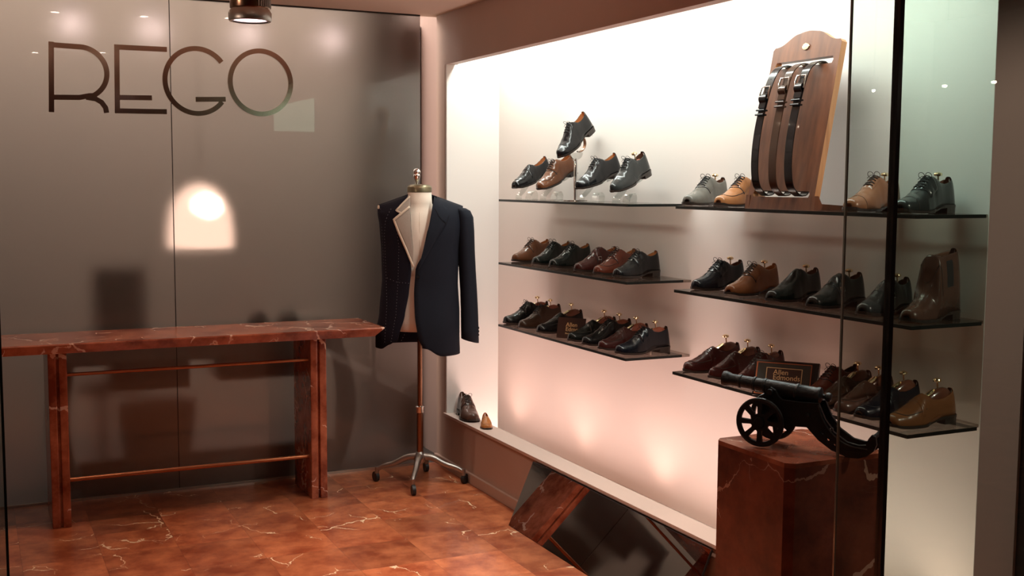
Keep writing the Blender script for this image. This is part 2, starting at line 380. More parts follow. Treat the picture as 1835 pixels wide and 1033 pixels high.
# niche
w = BM(); box(w, 2.958, 2.9599, 2.656, 6.5, 0, 2.75); box(w, 2.96, 3.05, 2.76, 6.5, 0, 2.75)
struct('wall_niche_back', w, M['niche'])
w = BM(); box(w, 2.375, 2.617, 5.66, 5.70, 0.02, 2.5); box(w, 2.312, 2.375, 5.66, 5.6799, 0.30, 2.165)
box(w, 2.617, 2.96, 6.45, 6.5, 0, 2.6)
struct('wall_niche_side', w, M['niche'])
struct('ceiling_niche', bx(2.36, 2.96, 2.3, 6.45, 2.50, 2.55), M['niche'])
struct('floor_niche', bx(2.41, 2.96, 2.3, 6.45, 0.001, 0.02), M['niche'])
# facade wall right of the niche and its dark jamb
struct('wall_facade', bx(2.96, 4.6, 2.655, 2.755, 0, 2.75), M['darkwall'])
struct('trim_5', bx(3.15, 3.22, 2.60, 2.655, 0, 2.75), M['black'])
# shop front glass
struct('window_4', bx(1.784, 1.914, 1.998, 2.002, 0.0, 3.0), M['paneA'])
struct('window_5', bx(1.926, 3.6, 1.995, 2.005, 0.0, 3.0), M['pane'])
struct('window_6', bx(-1.3, 0.040, 1.995, 2.005, 0.0, 3.0), M['paneA'])
struct('trim_6', bx(1.914, 1.926, 1.99, 2.01, 0, 3.0), M['black'])
struct('trim_7', bx(1.7795, 1.784, 1.9975, 2.0025, 0, 3.0), pr('polished_edge', (0.30, 0.33, 0.30), 0.08, 0.7))
struct('trim_8', bx(0.040, 0.044, 1.994, 2.006, 0, 3.0), M['shelfedge'])
# arcade outside, behind the camera: opposite shop front
struct('ceiling_arcade', bx(-3.2, 8.2, -4.2, 2.02, 3.05, 3.12), M['ceil'])
struct('wall_opposite', bx(-3.2, 8.2, -4.2, -4.1, 0, 3.1), M['darkwall'])
w = BM(); box(w, -3.0, 3.7, -4.1, -4.04, 2.25, 2.45); box(w, 4.45, 8.1, -4.1, -4.04, 2.05, 2.30); box(w, 6.0, 6.2, -4.1, -4.04, 0, 2.05); box(w, 0.6, 0.75, -4.1, -4.04, 0, 2.25); box(w, 2.3, 2.45, -4.1, -4.04, 0, 2.25)
struct('trim_10', w, M['sillm'])

# lit sign box of the shop across the arcade
t = thing('light_box', 'pale lit light box mounted high on the shop front across the arcade, behind the camera', 'light box', (4.08, -3.88, 2.51))
obj('housing', bx(-0.29, 0.29, -0.15, -0.02, -0.30, 0.30), M['black'], t)
obj('diffuser', bx(-0.28, 0.28, -0.02, 0.0, -0.29, 0.29), emis('light_box_face', (0.78, 0.9, 0.72), 4.0), t)

# recessed downlights
for i, (lx, ly, lb) in enumerate(((0.46, 5.03, 'recessed round downlight in the ceiling above the left end of the marble table'),
                  (0.90, 5.08, 'recessed round downlight in the ceiling above the middle of the marble table'),
                  (1.32, 5.23, 'recessed round downlight in the ceiling above the right part of the marble table'),
                  (0.47, 2.89, 'recessed round downlight near the entrance, the left one of two'),
                  (0.89, 3.12, 'recessed round downlight near the entrance, the right one of two'))):
    t = thing('downlight', lb, 'light', (lx, ly, 2.43), group='recessed ceiling downlights')
    b = BM(); lathe(b, [(0.032, -0.001), (0.045, -0.001), (0.047, -0.006), (0.032, -0.006)], n=24, cap=False); obj('trim_ring', b, M['chrome'], t, True)
    b = BM(); lathe(b, [(0.012, -0.004), (0.022, -0.006)], n=20); obj('bulb', b, emis('downlight_bulb', (1, 0.8, 0.62), 60), t)

for (lx, ly, lb) in ((6.74, -3.28, 'small hanging arcade spotlight, reflected in the pane left of the black joint'), (6.90, -2.68, 'small hanging arcade spotlight, reflected in the pane right of the black joint'), (6.95, -2.25, 'small hanging arcade spotlight, reflected at the right edge of the niche')):
    t = thing('hanging_spotlight', lb, 'light', (lx, ly, 2.30), group='hanging arcade spotlights')
    b = BM(); lathe(b, [(0.035, 0.02), (0.04, 0.12), (0.01, 0.13)], n=20); obj('housing', b, M['black'], t, True)
    b = BM(); tube(b, [(0, 0, 0.12), (0, 0, 0.75)], 0.006, 8); obj('stem', b, M['black'], t, True)
    b = BM(); lathe(b, [(0.003, 0.0), (0.011, 0.006), (0.013, 0.012), (0.01, 0.020)], n=20); obj('bulb', b, emis('arcade_bulb', (1, 0.8, 0.62), 90), t, True)
# small ceiling lights of the back room, seen blurred through the frosted glass
for (lx, lb) in ((0.545, 'glow of a small ceiling light seen through the frosted glass above the letter R'), (0.955, 'glow of a small ceiling light seen through the frosted glass above the letter E'), (1.48, 'glow of a small ceiling light seen through the glass behind the cylinder spotlight'), (1.97, 'pinkish glow of a ceiling light seen through the glass right of the cylinder spotlight')):
    t = thing('back_room_light_fitting', lb, 'light', (lx, 6.6, 2.38), group='ceiling lights behind the frosted glass')
    b = BM(); lathe(b, [(0.03, 0.01), (0.045, 0.02), (0.045, 0.10), (0.02, 0.12)], n=20); obj('housing', b, M['cast'], t, True)
    b = BM(); tube(b, [(0, 0, 0.11), (0, 0, 0.62)], 0.006, 8); obj('stem', b, M['cast'], t, True)
    b = BM(); lathe(b, [(0.004, -0.020), (0.026, -0.012), (0.034, 0.006), (0.03, 0.012)], n=20); obj('bulb', b, emis('fitting_bulb', (1, 0.78, 0.74), 70), t, True)

# ------------------------------------------------------------------ hanging cylinder spot
t = thing('cylinder_spotlight', 'brushed metal cylinder ceiling spotlight hanging in front of the wall sign', 'light', (0.905, 4.0, 2.095))
b = BM(); lathe(b, [(0.064, 0.040), (0.068, 0.045), (0.068, 0.165), (0.060, 0.175)], n=40); obj('housing', b, M['bronze'], t, True)
b = BM()
for k in range(14):
    z = 0.0
    a = -0.35 + k * 0.12 - 1.0
    tube(b, [(0.069 * cos(a), 0.069 * sin(a), 0.045), (0.069 * cos(a), 0.069 * sin(a), 0.165)], 0.0022, 6)
obj('heat_fins', b, M['cast'], t, True)
b = BM(); lathe(b, [(0.060, 0.0), (0.070, 0.0), (0.073, 0.006), (0.073, 0.028), (0.062, 0.045), (0.058, 0.045), (0.060, 0.004)], n=40, cap=False); obj('bezel', b, M['cast'], t, True)
b = BM(); lathe(b, [(0.0005, 0.010), (0.058, 0.006)], n=32); obj('lens', b, emis('spot_lens', (1.0, 0.75, 0.8), 5.0), t)
b = BM(); tube(b, [(0, 0, 0.17), (0, 0, 0.335)], 0.010, 10); obj('stem', b, M['bronze'], t, True)

# ------------------------------------------------------------------ sign letters
def stroke(bm, pts, w, y0, y1):
    L, R = [], []
    K = len(pts)
    for i in range(K):
        a = Vector(pts[max(i - 1, 0)]); c = Vector(pts[min(i + 1, K - 1)]); p = Vector(pts[i]); d = (c - a).normalized(); n = Vector((-d[1], d[0]))
        L.append(p + n * w / 2); R.append(p - n * w / 2)
    def V(p, y): return bm.verts.new((p[0], y, p[1]))
    A = [V(p, y0) for p in L]; Bv = [V(p, y0) for p in R]; Cv = [V(p, y1) for p in L]; D = [V(p, y1) for p in R]
    for i in range(K - 1):
        bm.faces.new((A[i], A[i + 1], Bv[i + 1], Bv[i])); bm.faces.new((Cv[i], D[i], D[i + 1], Cv[i + 1]))
        bm.faces.new((A[i], Cv[i], Cv[i + 1], A[i + 1])); bm.faces.new((Bv[i], Bv[i + 1], D[i + 1], D[i]))
    bm.faces.new((A[0], Bv[0], D[0], Cv[0])); bm.faces.new((A[-1], Cv[-1], D[-1], Bv[-1]))
    bmesh.ops.recalc_face_normals(bm, faces=bm.faces)
def arc(cx, cz, r, a0, a1, n=40, rz=None):
    rz = rz or r
    return [(cx + r * cos(radians(a0 + (a1 - a0) * k / n)), cz + rz * sin(radians(a0 + (a1 - a0) * k / n))) for k in range(n + 1)]
WS = 0.0235; Y0, Y1 = 5.776, 5.7895
def letter(label, strokes):
    b = BM()
    for i, s in enumerate(strokes): stroke(b, s, WS, Y0 - 0.0006 * i, Y1)
    tag(obj('sign_letter', b, M['signm']), label, 'letter', 'letters of the wall sign')
letter('brushed metal letter R, first letter of the sign on the frosted glass',
       [[(0.384, 2.186), (0.376, 1.862)],
        [(0.372, 2.172), (0.50, 2.169)] + arc(0.506, 2.050, 0.119, 88, -62, 30) + [(0.545, 1.944), (0.50, 1.934), (0.378, 1.931)],
        [(0.53, 1.936), (0.572, 1.930)] + [(0.598, 1.915), (0.615, 1.890), (0.619, 1.866)]])
letter('brushed metal letter E with a short low middle bar, second letter of the sign',
       [[(0.673, 2.189), (0.668, 1.866)], [(0.662, 2.177), (0.903, 2.178)], [(0.660, 1.940), (0.828, 1.944)], [(0.658, 1.877), (0.896, 1.880)]])
letter('brushed metal letter G, third letter of the sign',
       [arc(1.043, 2.033, 0.152, 38, 322, 60, 0.157), [(1.035, 1.944), (1.180, 1.950)]])
letter('brushed metal round letter O, last letter of the sign', [arc(1.356, 2.039, 0.152, 0, 360, 72, 0.156)])

# ------------------------------------------------------------------ console table
TX = (0.0, 1.838)
t = thing('console_table', 'long red marble console table with slab legs and copper stretcher rods by the frosted glass', 'table', (0.92, 5.51, 0))
O = (0.92, 5.51, 0)
b = BM()
prof = [(5.325, 0.790), (5.305, 0.829), (5.307, 0.835), (5.72, 0.835), (5.72, 0.795), (5.71, 0.790)]
# top with undercut ends
def topring(x_top, x_bot):
    return [b.verts.new((x_bot + (x_top - x_bot) * min(1, (z - 0.79) / 0.039), y, z)) for y, z in prof]
A = topring(TX[0], TX[0] + 0.045); B2 = topring(TX[1], TX[1] - 0.045)
for i in range(6): b.faces.new((A[i], A[(i + 1) % 6], B2[(i + 1) % 6], B2[i]))
b.faces.new(A); b.faces.new(B2[::-1]); bmesh.ops.recalc_face_normals(b, faces=b.faces)
obj('tabletop', b, M['table'], t, off=O)
for x0, x1 in ((0.300, 0.334), (0.345, 0.379), (1.478, 1.512), (1.523, 1.557)):
    obj('support_panel', bx(x0, x1, 5.355, 5.675, 0, 0.790, bev=0.005), M['table'], t, off=O)
for x0 in (0.334, 1.512):
    obj('spacer_panel', bx(x0, x0 + 0.011, 5.372, 5.66, 0.0, 0.790), M['table'], t, off=O)
for z, r in ((0.683, 0.008), (0.205, 0.010)):
    b = BM(); tube(b, [(0.37, 5.40, z), (1.49, 5.40, z)], r, 12); obj('stretcher_rod', b, M['copper'], t, True, off=O)

# ------------------------------------------------------------------ furniture behind the frosted glass (seen blurred)
t = thing('desk', 'dark desk with bowed ends seen blurred behind the frosted glass', 'desk', (1.1, 5.98, 0)); O = (1.1, 5.98, 0)
dk = pr('dark_desk', (0.012, 0.009, 0.008), 0.6)
obj('desk_top', bx(0.42, 1.80, 5.88, 6.2, 0.64, 0.74), dk, t, off=O)
b = BM(); box(b, 0.46, 1.75, 5.88, 5.94, 0.0, 0.16); obj('plinth', b, dk, t, off=O)
for s, xx in ((-1, 0.43), (1, 1.77)):
    b = BM(); pts = [(xx + s * 0.06 * sin(pi * k / 10), 5.93, 0.02 + 0.68 * k / 10) for k in range(11)]
    tube(b, pts, [0.035 + 0.02 * sin(pi * k / 10) for k in range(11)], 12); obj('bowed_leg', b, dk, t, True, off=O)
b = BM(); box(b, 0.62, 1.0, 5.9, 6.15, 0.50, 0.64); box(b, 1.15, 1.55, 5.9, 6.15, 0.52, 0.64); obj('drawer_unit', b, dk, t, off=O)
b = BM(); lathe(b, [(0.16, 0), (0.20, 0.40), (0.19, 0.40), (0.15, 0.01)], (0.86, 6.08, 0), n=24, cap=True)
tag(obj('waste_bin', b, dk, None, True), 'dark round bin seen blurred behind the glass under the table', 'bin')
t = thing('office_chair', 'dark chair back seen blurred behind the frosted glass left of the lamp', 'chair', (0.66, 6.3, 0)); O = (0.66, 6.3, 0)
b = BM(); box(b, 0.575, 0.845, 6.22, 6.28, 0.74, 1.10, bev=0.02); obj('backrest', b, dk, t, True, off=O)
b = BM(); box(b, 0.50, 0.82, 6.2, 6.5, 0.44, 0.50, bev=0.01); obj('seat', b, dk, t, True, off=O)
b = BM(); tube(b, [(0.62, 6.35, 0.02), (0.62, 6.35, 0.45)], 0.03); box(b, 0.45, 0.79, 6.3, 6.4, 0, 0.03); obj('chair_base', b, dk, t, off=O)
b = BM(); tube(b, [(0.67, 6.35, 0.46), (0.69, 6.26, 0.60), (0.70, 6.25, 0.80)], 0.02); obj('back_support', b, dk, t, off=O)
for x, lb in ((1.37, 'small dark rounded object on the desk behind the glass, the left one of two'), (1.53, 'small dark rounded object on the desk behind the glass, the right one of two')):
    b = BM(); lathe(b, [(0.03, 0.74), (0.06, 0.78), (0.05, 0.84), (0.02, 0.87)], (x, 5.98, 0), n=20)
    tag(obj('desk_ornament', b, dk, None, True), lb, 'ornament', 'objects on the desk behind the glass')
t = thing('pendant_lamp', 'glowing dome lamp seen blurred behind the frosted glass above the table', 'lamp', (1.105, 6.10, 1.20))
b = BM(); lathe(b, [(0.165, 0.0), (0.163, 0.10), (0.150, 0.19), (0.12, 0.26), (0.07, 0.31), (0.02, 0.33)], n=32, cap=False)
sh = obj('lamp_shade', b, emis('lamp_shade_glow', (1.0, 0.66, 0.50), 4.5), t, True)
b = BM(); lathe(b, [(0.01, 0.12), (0.06, 0.15), (0.085, 0.20), (0.07, 0.25), (0.02, 0.28)], (0.01, -0.09, 0.0), n=24); obj('bulb', b, emis('bulb_glow', (1.0, 0.82, 0.66), 30.0), t, True)
b = BM(); tube(b, [(0, 0, 0.33), (0, 0, 1.79)], 0.002); obj('cord', b, M['rubber'], t)

# ------------------------------------------------------------------ dress form with jacket
FC = (2.068, 5.425, 0)
t = thing('dress_form', 'cream tailor dress form on a cast metal wheeled stand beside the marble table', 'dress form', FC, (0, 0, radians(-20.9)))
b = BM()
rings = [(0.797, .135, .102), (0.81, .150, .110), (0.85, .155, .112), (0.92, .155, .11), (1.02, .142, .105), (1.15, .155, .112), (1.27, .165, .118), (1.35, .155, .105), (1.395, .115, .085), (1.415, .078, .070), (1.44, .063, .062), (1.495, .060, .060)]
rr = []
for z, a, d in rings:
    rr.append([b.verts.new((a * cos(2 * pi * k / 40), d * sin(2 * pi * k / 40), z)) for k in range(40)])
for A, B2 in zip(rr, rr[1:]):
    for k in range(40): b.faces.new((A[k], A[(k + 1) % 40], B2[(k + 1) % 40], B2[k]))
b.faces.new(rr[0][::-1]); b.faces.new(rr[-1])
obj('torso', b, M['linen'], t, 'all')
b = BM(); tube(b, [(0, -0.1022, 0.80), (0, -0.112, 1.1), (0, -0.1175, 1.26), (0, -0.106, 1.35), (0, -0.085, 1.395)], 0.0012, 6); obj('front_seam', b, M['tape'], t)
b = BM(); lathe(b, [(0.057, 1.495), (0.062, 1.498), (0.062, 1.520), (0.060, 1.525), (0.050, 1.533), (0.02, 1.536)], n=36); obj('neck_cap', b, M['agedbrass'], t, True)
b = BM(); lathe(b, [(0.008, 1.535), (0.008, 1.55), (0.011, 1.556), (0.018, 1.572), (0.0195, 1.580), (0.016, 1.584), (0.0155, 1.587), (0.020, 1.592), (0.0205, 1.600), (0.015, 1.610), (0.004, 1.615)], (-0.014, 0, 0), n=24); obj('finial', b, M['chrome'], t, True)
b = BM(); tube(b, [(0, 0, 0.36), (0, 0, 0.80)], 0.013, 14); obj('pole', b, M['bronze'], t, True)
b = BM(); lathe(b, [(0.016, 0.365), (0.024, 0.37), (0.024, 0.40), (0.016, 0.405)], n=24); obj('height_collar', b, M['chrome'], t, True)
b = BM(); tube(b, [(0, 0, 0.14), (0, 0, 0.375)], 0.017, 14); obj('lower_pole', b, M['bronze'], t, True)
b = BM(); lathe(b, [(0.014, 0.10), (0.030, 0.115), (0.034, 0.135), (0.024, 0.155), (0.018, 0.165)], n=24); obj('hub', b, M['cast'], t, True)
for k in range(4):
    a = radians(60 + 90 * k + 20.9)
    c, s = cos(a), sin(a)
    leg = BM(); pts = smoothpath([(0.02, 0, 0.14), (0.07, 0, 0.135), (0.13, 0, 0.10), (0.19, 0, 0.085), (0.225, 0, 0.065)], 2)
    tube(leg, [(p[0] * c, p[0] * s, p[2]) for p in pts], [0.019 - 0.009 * i / len(pts) for i in range(len(pts))], 10)
    lo = obj('leg', leg, M['cast'], t, True)
    w = BM(); tube(w, [(0.225 * c, 0.225 * s, 0.078), (0.225 * c, 0.225 * s, 0.045)], 0.011, 12)
    wo = obj('caster_fork', w, M['cast'], lo, True)
    w = BM(); ca = a + [0.5, -0.9, 0.4, 1.2][k]
    cx, cy = 0.225 * c + 0.012 * cos(ca), 0.225 * s + 0.012 * sin(ca)
    ax = Vector((-sin(ca), cos(ca), 0))
    tube(w, [Vector((cx, cy, 0.026)) - ax * 0.009, Vector((cx, cy, 0.026)) + ax * 0.009], 0.026, 20)
    obj('caster_wheel', w, M['rubber'], lo, True)

# jacket: a shell around the form, local axes: +x right as seen, -y towards the viewer
jk = thing('suit_jacket', 'half-finished navy suit jacket on the dress form, left half basted without a sleeve', 'jacket', FC, (0, 0, radians(-20.9)))
def XP(px): return (px - 752) / 354.5
def ZP(py): return 1.55 - (py - 325) / 354.5
left_out = [(ZP(626), XP(673)), (ZP(600), XP(673)), (ZP(560), XP(680)), (ZP(500), XP(685)), (ZP(450), XP(684)), (ZP(400), XP(681)), (ZP(368), XP(678))]
right_out = [(ZP(636), XP(824)), (ZP(600), XP(823)), (ZP(560), XP(823)), (ZP(505), XP(820)), (ZP(450), XP(822)), (ZP(400), XP(829)), (ZP(371), XP(829))]
left_edge = [(ZP(622), XP(700)), (ZP(612), XP(714)), (ZP(600), XP(719)), (ZP(560), XP(730)), (ZP(520), XP(737)), (ZP(480), XP(741)), (ZP(470), XP(740)), (ZP(430), XP(726)), (ZP(392), XP(712)), (ZP(365), XP(728)), (ZP(349), XP(736))]
right_edge = [(ZP(632), XP(766)), (ZP(620), XP(756)), (ZP(600), XP(750)), (ZP(560), XP(746)), (ZP(520), XP(745)), (ZP(480), XP(747)), (ZP(450), XP(756)), (ZP(400), XP(769)), (ZP(365), XP(776)), (ZP(349), XP(778))]
ZSH, ZN = 1.31, 1.485
def half_depth(z):
    return interp([(0.66, .150), (0.80, .150), (1.02, .128), (1.15, .132), (1.28, .135), (1.36, .128), (1.5, .125)], z)
def jpoint(side, z, k):
    """k 0 = front edge, 1 = centre back. side -1 left, +1 right"""
    out = interp(left_out if side < 0 else right_out, z); edge = interp(left_edge if side < 0 else right_edge, z)
    a = abs(out); d = half_depth(z)
    se = max(-0.98, min(0.98, side * edge / a)); th0 = asin(se)
    th = th0 + (pi - th0) * k
    sx = sin(th); cx = cos(th)
    x = side * a * (abs(sx) ** 0.85) * (1 if sx >= 0 else -1); y = -d * (abs(cx) ** 0.9) * (1 if cx >= 0 else -1)
    return x, y
def ztop(x):
    ax = abs(x)
    return ZN if ax < 0.055 else ZN - (ax - 0.055) * 0.36
def half(side, nz=44, nk=34):
    b = BM(); G = []
    zb = ZP(622) if side < 0 else ZP(634)
    for i in range(nz + 1):
        f = i / nz; row = []
        for j in range(nk + 1):
            k = j / nk
            if f < 0.72:
                z = zb + (ZSH - zb) * f / 0.72; x, y = jpoint(side, z, k)
                # rounded front corner of the skirt
                if k < 0.12:
                    z += max(0, 0.035 * (1 - f / 0.05)) * (1 - k / 0.12) ** 2
                zz = z
            else:
                s = (f - 0.72) / 0.28
                zn = ZSH + (ZN - ZSH) * s
                x, y = jpoint(side, min(zn, 1.435 + 0.05 * s), k)
                zz = ZSH + (ztop(x) - ZSH) * s
                sq = sqrt(max(0.0, 1 - s ** 2.4))
                nb = max(0.0, 1 - abs(x) / 0.10)
                y = y * (sq * (1 - nb) + nb * (1 - 0.42 * s)) - (0.0 if y < 0 else 0.0)
            row.append(b.verts.new((x, y, zz)))
        G.append(row)
    for i in range(nz):
        for j in range(nk): b.faces.new((G[i][j], G[i][j + 1], G[i + 1][j + 1], G[i + 1][j]))
    bmesh.ops.recalc_face_normals(b, faces=b.faces)
    return b
for s, nm, mt in ((-1, 'unfinished_front', 'wool2'), (1, 'finished_front', 'wool')):
    o = obj(nm, half(s), M[mt], jk, 'all')
    md = o.modifiers.new('thickness', 'SOLIDIFY'); md.thickness = 0.004; md.offset = 0
def jsurf(x, z, off=0.004):
    """front surface of the jacket at local x, z"""
    side = -1 if x < 0.0 else 1
    out = abs(interp(left_out if side < 0 else right_out, min(z, 1.43))); d = half_depth(z)
    r = min(0.999, abs(x) / out); r = r ** (1 / 0.85)
    y = -d * (sqrt(max(0, 1 - r * r)) ** 0.9)
    if z > ZSH:
        s = min(1, (z - ZSH) / (ztop(x) - ZSH)); nb = max(0, 1 - abs(x) / 0.10)
        y *= (sqrt(max(0, 1 - s ** 2.4)) * (1 - nb) + nb * (1 - 0.42 * s))
    return y - off
def flap(poly_px, off, th=0.003, sub=3):
    b = BM(); P = [(XP(x), ZP(y)) for x, y in poly_px]
    vs = [b.verts.new((x, 0, z)) for x, z in P]; f = b.faces.new(vs)
    bmesh.ops.triangulate(b, faces=[f])
    for _ in range(sub): bmesh.ops.subdivide_edges(b, edges=b.edges, cuts=1, use_grid_fill=True)
    for v in b.verts: v.co.y = jsurf(v.co.x, v.co.z, off)
    bmesh.ops.recalc_face_normals(b, faces=b.faces)
    return b
def solid(o, th):
    md = o.modifiers.new('thickness', 'SOLIDIFY'); md.thickness = th; md.offset = 0
o = obj('lapel', flap([(778, 352), (769, 400), (757, 450), (749, 480), (752, 478), (778, 432), (799, 400), (792, 393), (804, 384), (799, 372), (783, 356)], 0.008), M['wool'], jk, 'all'); solid(o, 0.004)
o = obj('collar_seam', tube(BM(), [(XP(x), jsurf(XP(x), ZP(y), 0.011), ZP(y)) for x, y in ((779, 372), (786, 386), (792, 393), (799, 400))], 0.0012, 6), M['black'], jk)
o = obj('canvas_lapel', flap([(735, 368), (706, 391), (716, 415), (728, 442), (741, 474), (741, 440), (737, 400)], 0.008), M['canvas'], jk, 'all'); solid(o, 0.003); o['label'] = 'exposed grey canvas lapel'
o = obj('canvas_collar', flap([(735, 350), (722, 364), (710, 376), (719, 381), (736, 367)], 0.009), M['canvas'], jk, 'all'); solid(o, 0.003)
def ribbon(pts_px, w, off):
    b = BM(); pts = [(XP(x), ZP(y)) for x, y in pts_px]; q = []
    for a, c in zip(pts, pts[1:]):
        for i in range(6): q.append((a[0] + (c[0] - a[0]) * i / 6, a[1] + (c[1] - a[1]) * i / 6))
    q.append(pts[-1]); prev = None
    for i, p in enumerate(q):
        a = Vector(q[max(0, i - 1)]); c = Vector(q[min(len(q) - 1, i + 1)]); d = (c - a).normalized(); n = Vector((-d[1], d[0])) * w / 2
        l = b.verts.new((p[0] + n[0], jsurf(p[0] + n[0], p[1] + n[1], off), p[1] + n[1])); r = b.verts.new((p[0] - n[0], jsurf(p[0] - n[0], p[1] - n[1], off), p[1] - n[1]))
        if prev: b.faces.new((prev[0], l, r, prev[1]))
        prev = (l, r)
    return b
o = obj('edge_tape', ribbon([(735, 369), (707, 392), (716, 415), (728, 442), (741, 474)], 0.011, 0.012), M['tape'], jk, 'all'); solid(o, 0.001); o['label'] = 'cream tape along the lapel edge'
o = obj('collar_tape', ribbon([(735, 351), (723, 363), (711, 376), (719, 380)], 0.008, 0.013), M['tape'], jk, 'all'); solid(o, 0.001)
# basting stitches
b = BM()
for line in ([(703, 372), (697, 382), (692, 396), (690, 420), (692, 470), (694, 540), (690, 612)], [(711, 404), (716, 440), (714, 500), (710, 560), (701, 610)],
             [(683, 372), (686, 420), (689, 480)], [(693, 495), (712, 502), (736, 504)], [(733, 560), (727, 590), (716, 612)], [(741, 490), (738, 530), (732, 570)]):
    L = []
    for a, c in zip(line, line[1:]):
        n = max(1, int(sqrt((a[0] - c[0]) ** 2 + (a[1] - c[1]) ** 2) / 2.6))
        for i in range(n): L.append((a[0] + (c[0] - a[0]) * i / n, a[1] + (c[1] - a[1]) * i / n))
    for i in range(0, len(L) - 1, 2):
        p, q = L[i], L[i + 1]; p = ((p[0] + q[0]) / 2, (p[1] + q[1]) / 2)
        tube(b, [(XP(p[0]), jsurf(XP(p[0]), ZP(p[1]), 0.004), ZP(p[1])), (XP(q[0]), jsurf(XP(q[0]), ZP(q[1]), 0.004), ZP(q[1]))], 0.00045, 4)
o = obj('basting_stitches', b, M['thread'], jk); o['kind'] = 'stuff'
# shoulder pad edge on the sleeveless side
obj('shoulder_pad', bx(-0.210, -0.200, -0.030, 0.05, 1.412, 1.430, bev=0.003), M['tape'], jk, True)
# sleeve
b = BM(); rr = []
sl = [(1.417, .196, .012, .036), (1.414, .207, .026, .050), (1.402, .218, .037, .062), (1.37, .228, .042, .071), (1.30, .232, .043, .074), (1.20, .236, .042, .070), (1.10, .242, .041, .063), (1.00, .248, .041, .057), (0.90, .252, .042, .053), (0.80, .254, .043, .049), (0.745, .255, .043, .047)]
for z, cx, a, d in sl:
    yo = -0.035 * max(0, (1.1 - z) / 0.36)
    rr.append([b.verts.new((cx + a * cos(2 * pi * k / 28), yo + d * sin(2 * pi * k / 28), z + (0.012 * cos(2 * pi * k / 28) if z < 0.76 else 0) * -1)) for k in range(28)])
for A, B2 in zip(rr, rr[1:]):
    for k in range(28): b.faces.new((A[k], B2[k], B2[(k + 1) % 28], A[(k + 1) % 28]))
b.faces.new(rr[0]); bmesh.ops.recalc_face_normals(b, faces=b.faces)
o = obj('sleeve', b, M['wool'], jk, 'all'); solid(o, 0.004)
for i in range(3):
    bb = BM(); lathe(bb, [(0.0055, -0.003), (0.0062, 0), (0.0055, 0.003)], (0.255 + 0.043, -0.045, 0.775 + i * 0.018), 'x', 12); obj('cuff_button', bb, M['black'], o, True)
bb = BM(); lathe(bb, [(0.008, -0.004), (0.009, 0), (0.008, 0.003)], (XP(749), jsurf(XP(749), ZP(492), 0.007), ZP(492)), 'y', 14); obj('front_button', bb, M['black'], jk, True)
# ------------------------------------------------------------------ leaning shoe mirror
t = thing('floor_mirror', 'long low frameless mirror leaning against the wall under the display sill', 'mirror', (2.17, 3.88, 0), (0, atan2(0.122, 0.283), 0))
LEN = 0.308
obj('glass', bx(-0.001, 0.0, -0.69, 0.69, 0.002, LEN), M['mirror'], t)
obj('backing', bx(0.0, 0.008, -0.692, 0.692, 0.0, LEN + 0.001), M['rubber'], t)

# ------------------------------------------------------------------ glass shelves
for i, z in enumerate((1.456, 1.113, 0.772)):
    for j, (y0, y1) in enumerate(((4.314, 5.66), (2.628, 3.940))):
        nm = ('top', 'middle', 'bottom')[i]; sd = ('left', 'right')[j]
        t = thing('glass_shelf', '%s glass shelf with dark edges in the %s stack of the display niche' % (nm, sd), 'shelf', (2.617, (y0 + y1) / 2, z - 0.01), group='glass display shelves')
        O = (2.617, (y0 + y1) / 2, z - 0.01)
        obj('shelf_pane', bx(2.620, 2.912, y0 + 0.003, y1 - 0.003, z - 0.010, z), M['shelf'], t, off=O)
        b = BM(); box(b, 2.617, 2.620, y0, y1, z - 0.0115, z); box(b, 2.620, 2.915, y0, y0 + 0.003, z - 0.0115, z); box(b, 2.620, 2.915, y1 - 0.003, y1, z - 0.0115, z); box(b, 2.912, 2.915, y0 + 0.003, y1 - 0.003, z - 0.0115, z)
        obj('polished_edge', b, M['shelfedge'], t, off=O)
        obj('wall_channel', bx(2.915, 2.957, max(y0, 2.66), y1, z - 0.0115, z - 0.001), M['shelf'], t, off=O)

# ------------------------------------------------------------------ shoes
NU, NV = 40, 32
W0 = [(0, .0), (.012, .016), (.035, .026), (.08, .0345), (.15, .041), (.24, .0465), (.33, .0490), (.42, .0465), (.52, .0405), (.62, .0355), (.72, .0335), (.82, .0335), (.90, .0315), (.95, .0265), (.98, .019), (1, .003)]
WPOINT = [(0, .0), (.012, .010), (.035, .0175), (.08, .027), (.15, .0365), (.24, .0445), (.33, .0480), (.42, .0455), (.52, .0400), (.62, .0355), (.72, .0335), (.82, .0335), (.90, .0315), (.95, .0265), (.98, .019), (1, .003)]
WSQ = [(0, .012), (.012, .022), (.035, .029), (.08, .0345), (.15, .040), (.24, .0455), (.33, .0485), (.42, .0460), (.52, .0400), (.62, .0355), (.72, .0335), (.82, .0335), (.90, .0315), (.95, .0265), (.98, .019), (1, .003)]
HOX = [(0, .010), (.012, .022), (.04, .032), (.09, .038), (.16, .043), (.25, .052), (.33, .066), (.41, .084), (.47, .097), (.52, .104), (.57, .104), (.62, .095), (.68, .084), (.75, .079), (.82, .081), (.90, .088), (.96, .094), (1, .091)]
HLO = [(0, .010), (.012, .022), (.04, .032), (.09, .038), (.16, .043), (.25, .052), (.33, .064), (.41, .078), (.46, .087), (.50, .090), (.54, .085), (.60, .072), (.68, .065), (.76, .066), (.86, .075), (.96, .087), (1, .085)]
HBT = [(0, .010), (.012, .022), (.04, .032), (.09, .038), (.16, .044), (.25, .056), (.33, .074), (.38, .094), (.41, .120), (.43, .155), (.445, .190), (.46, .200), (.55, .198), (.70, .197), (.85, .200), (.96, .204), (1, .202)]
def sole_z(u):
    return interp([(0, .016), (.08, .010), (.2, .008), (.40, .008), (.52, .014), (.66, .023), (.75, .025), (1, .026)], u)
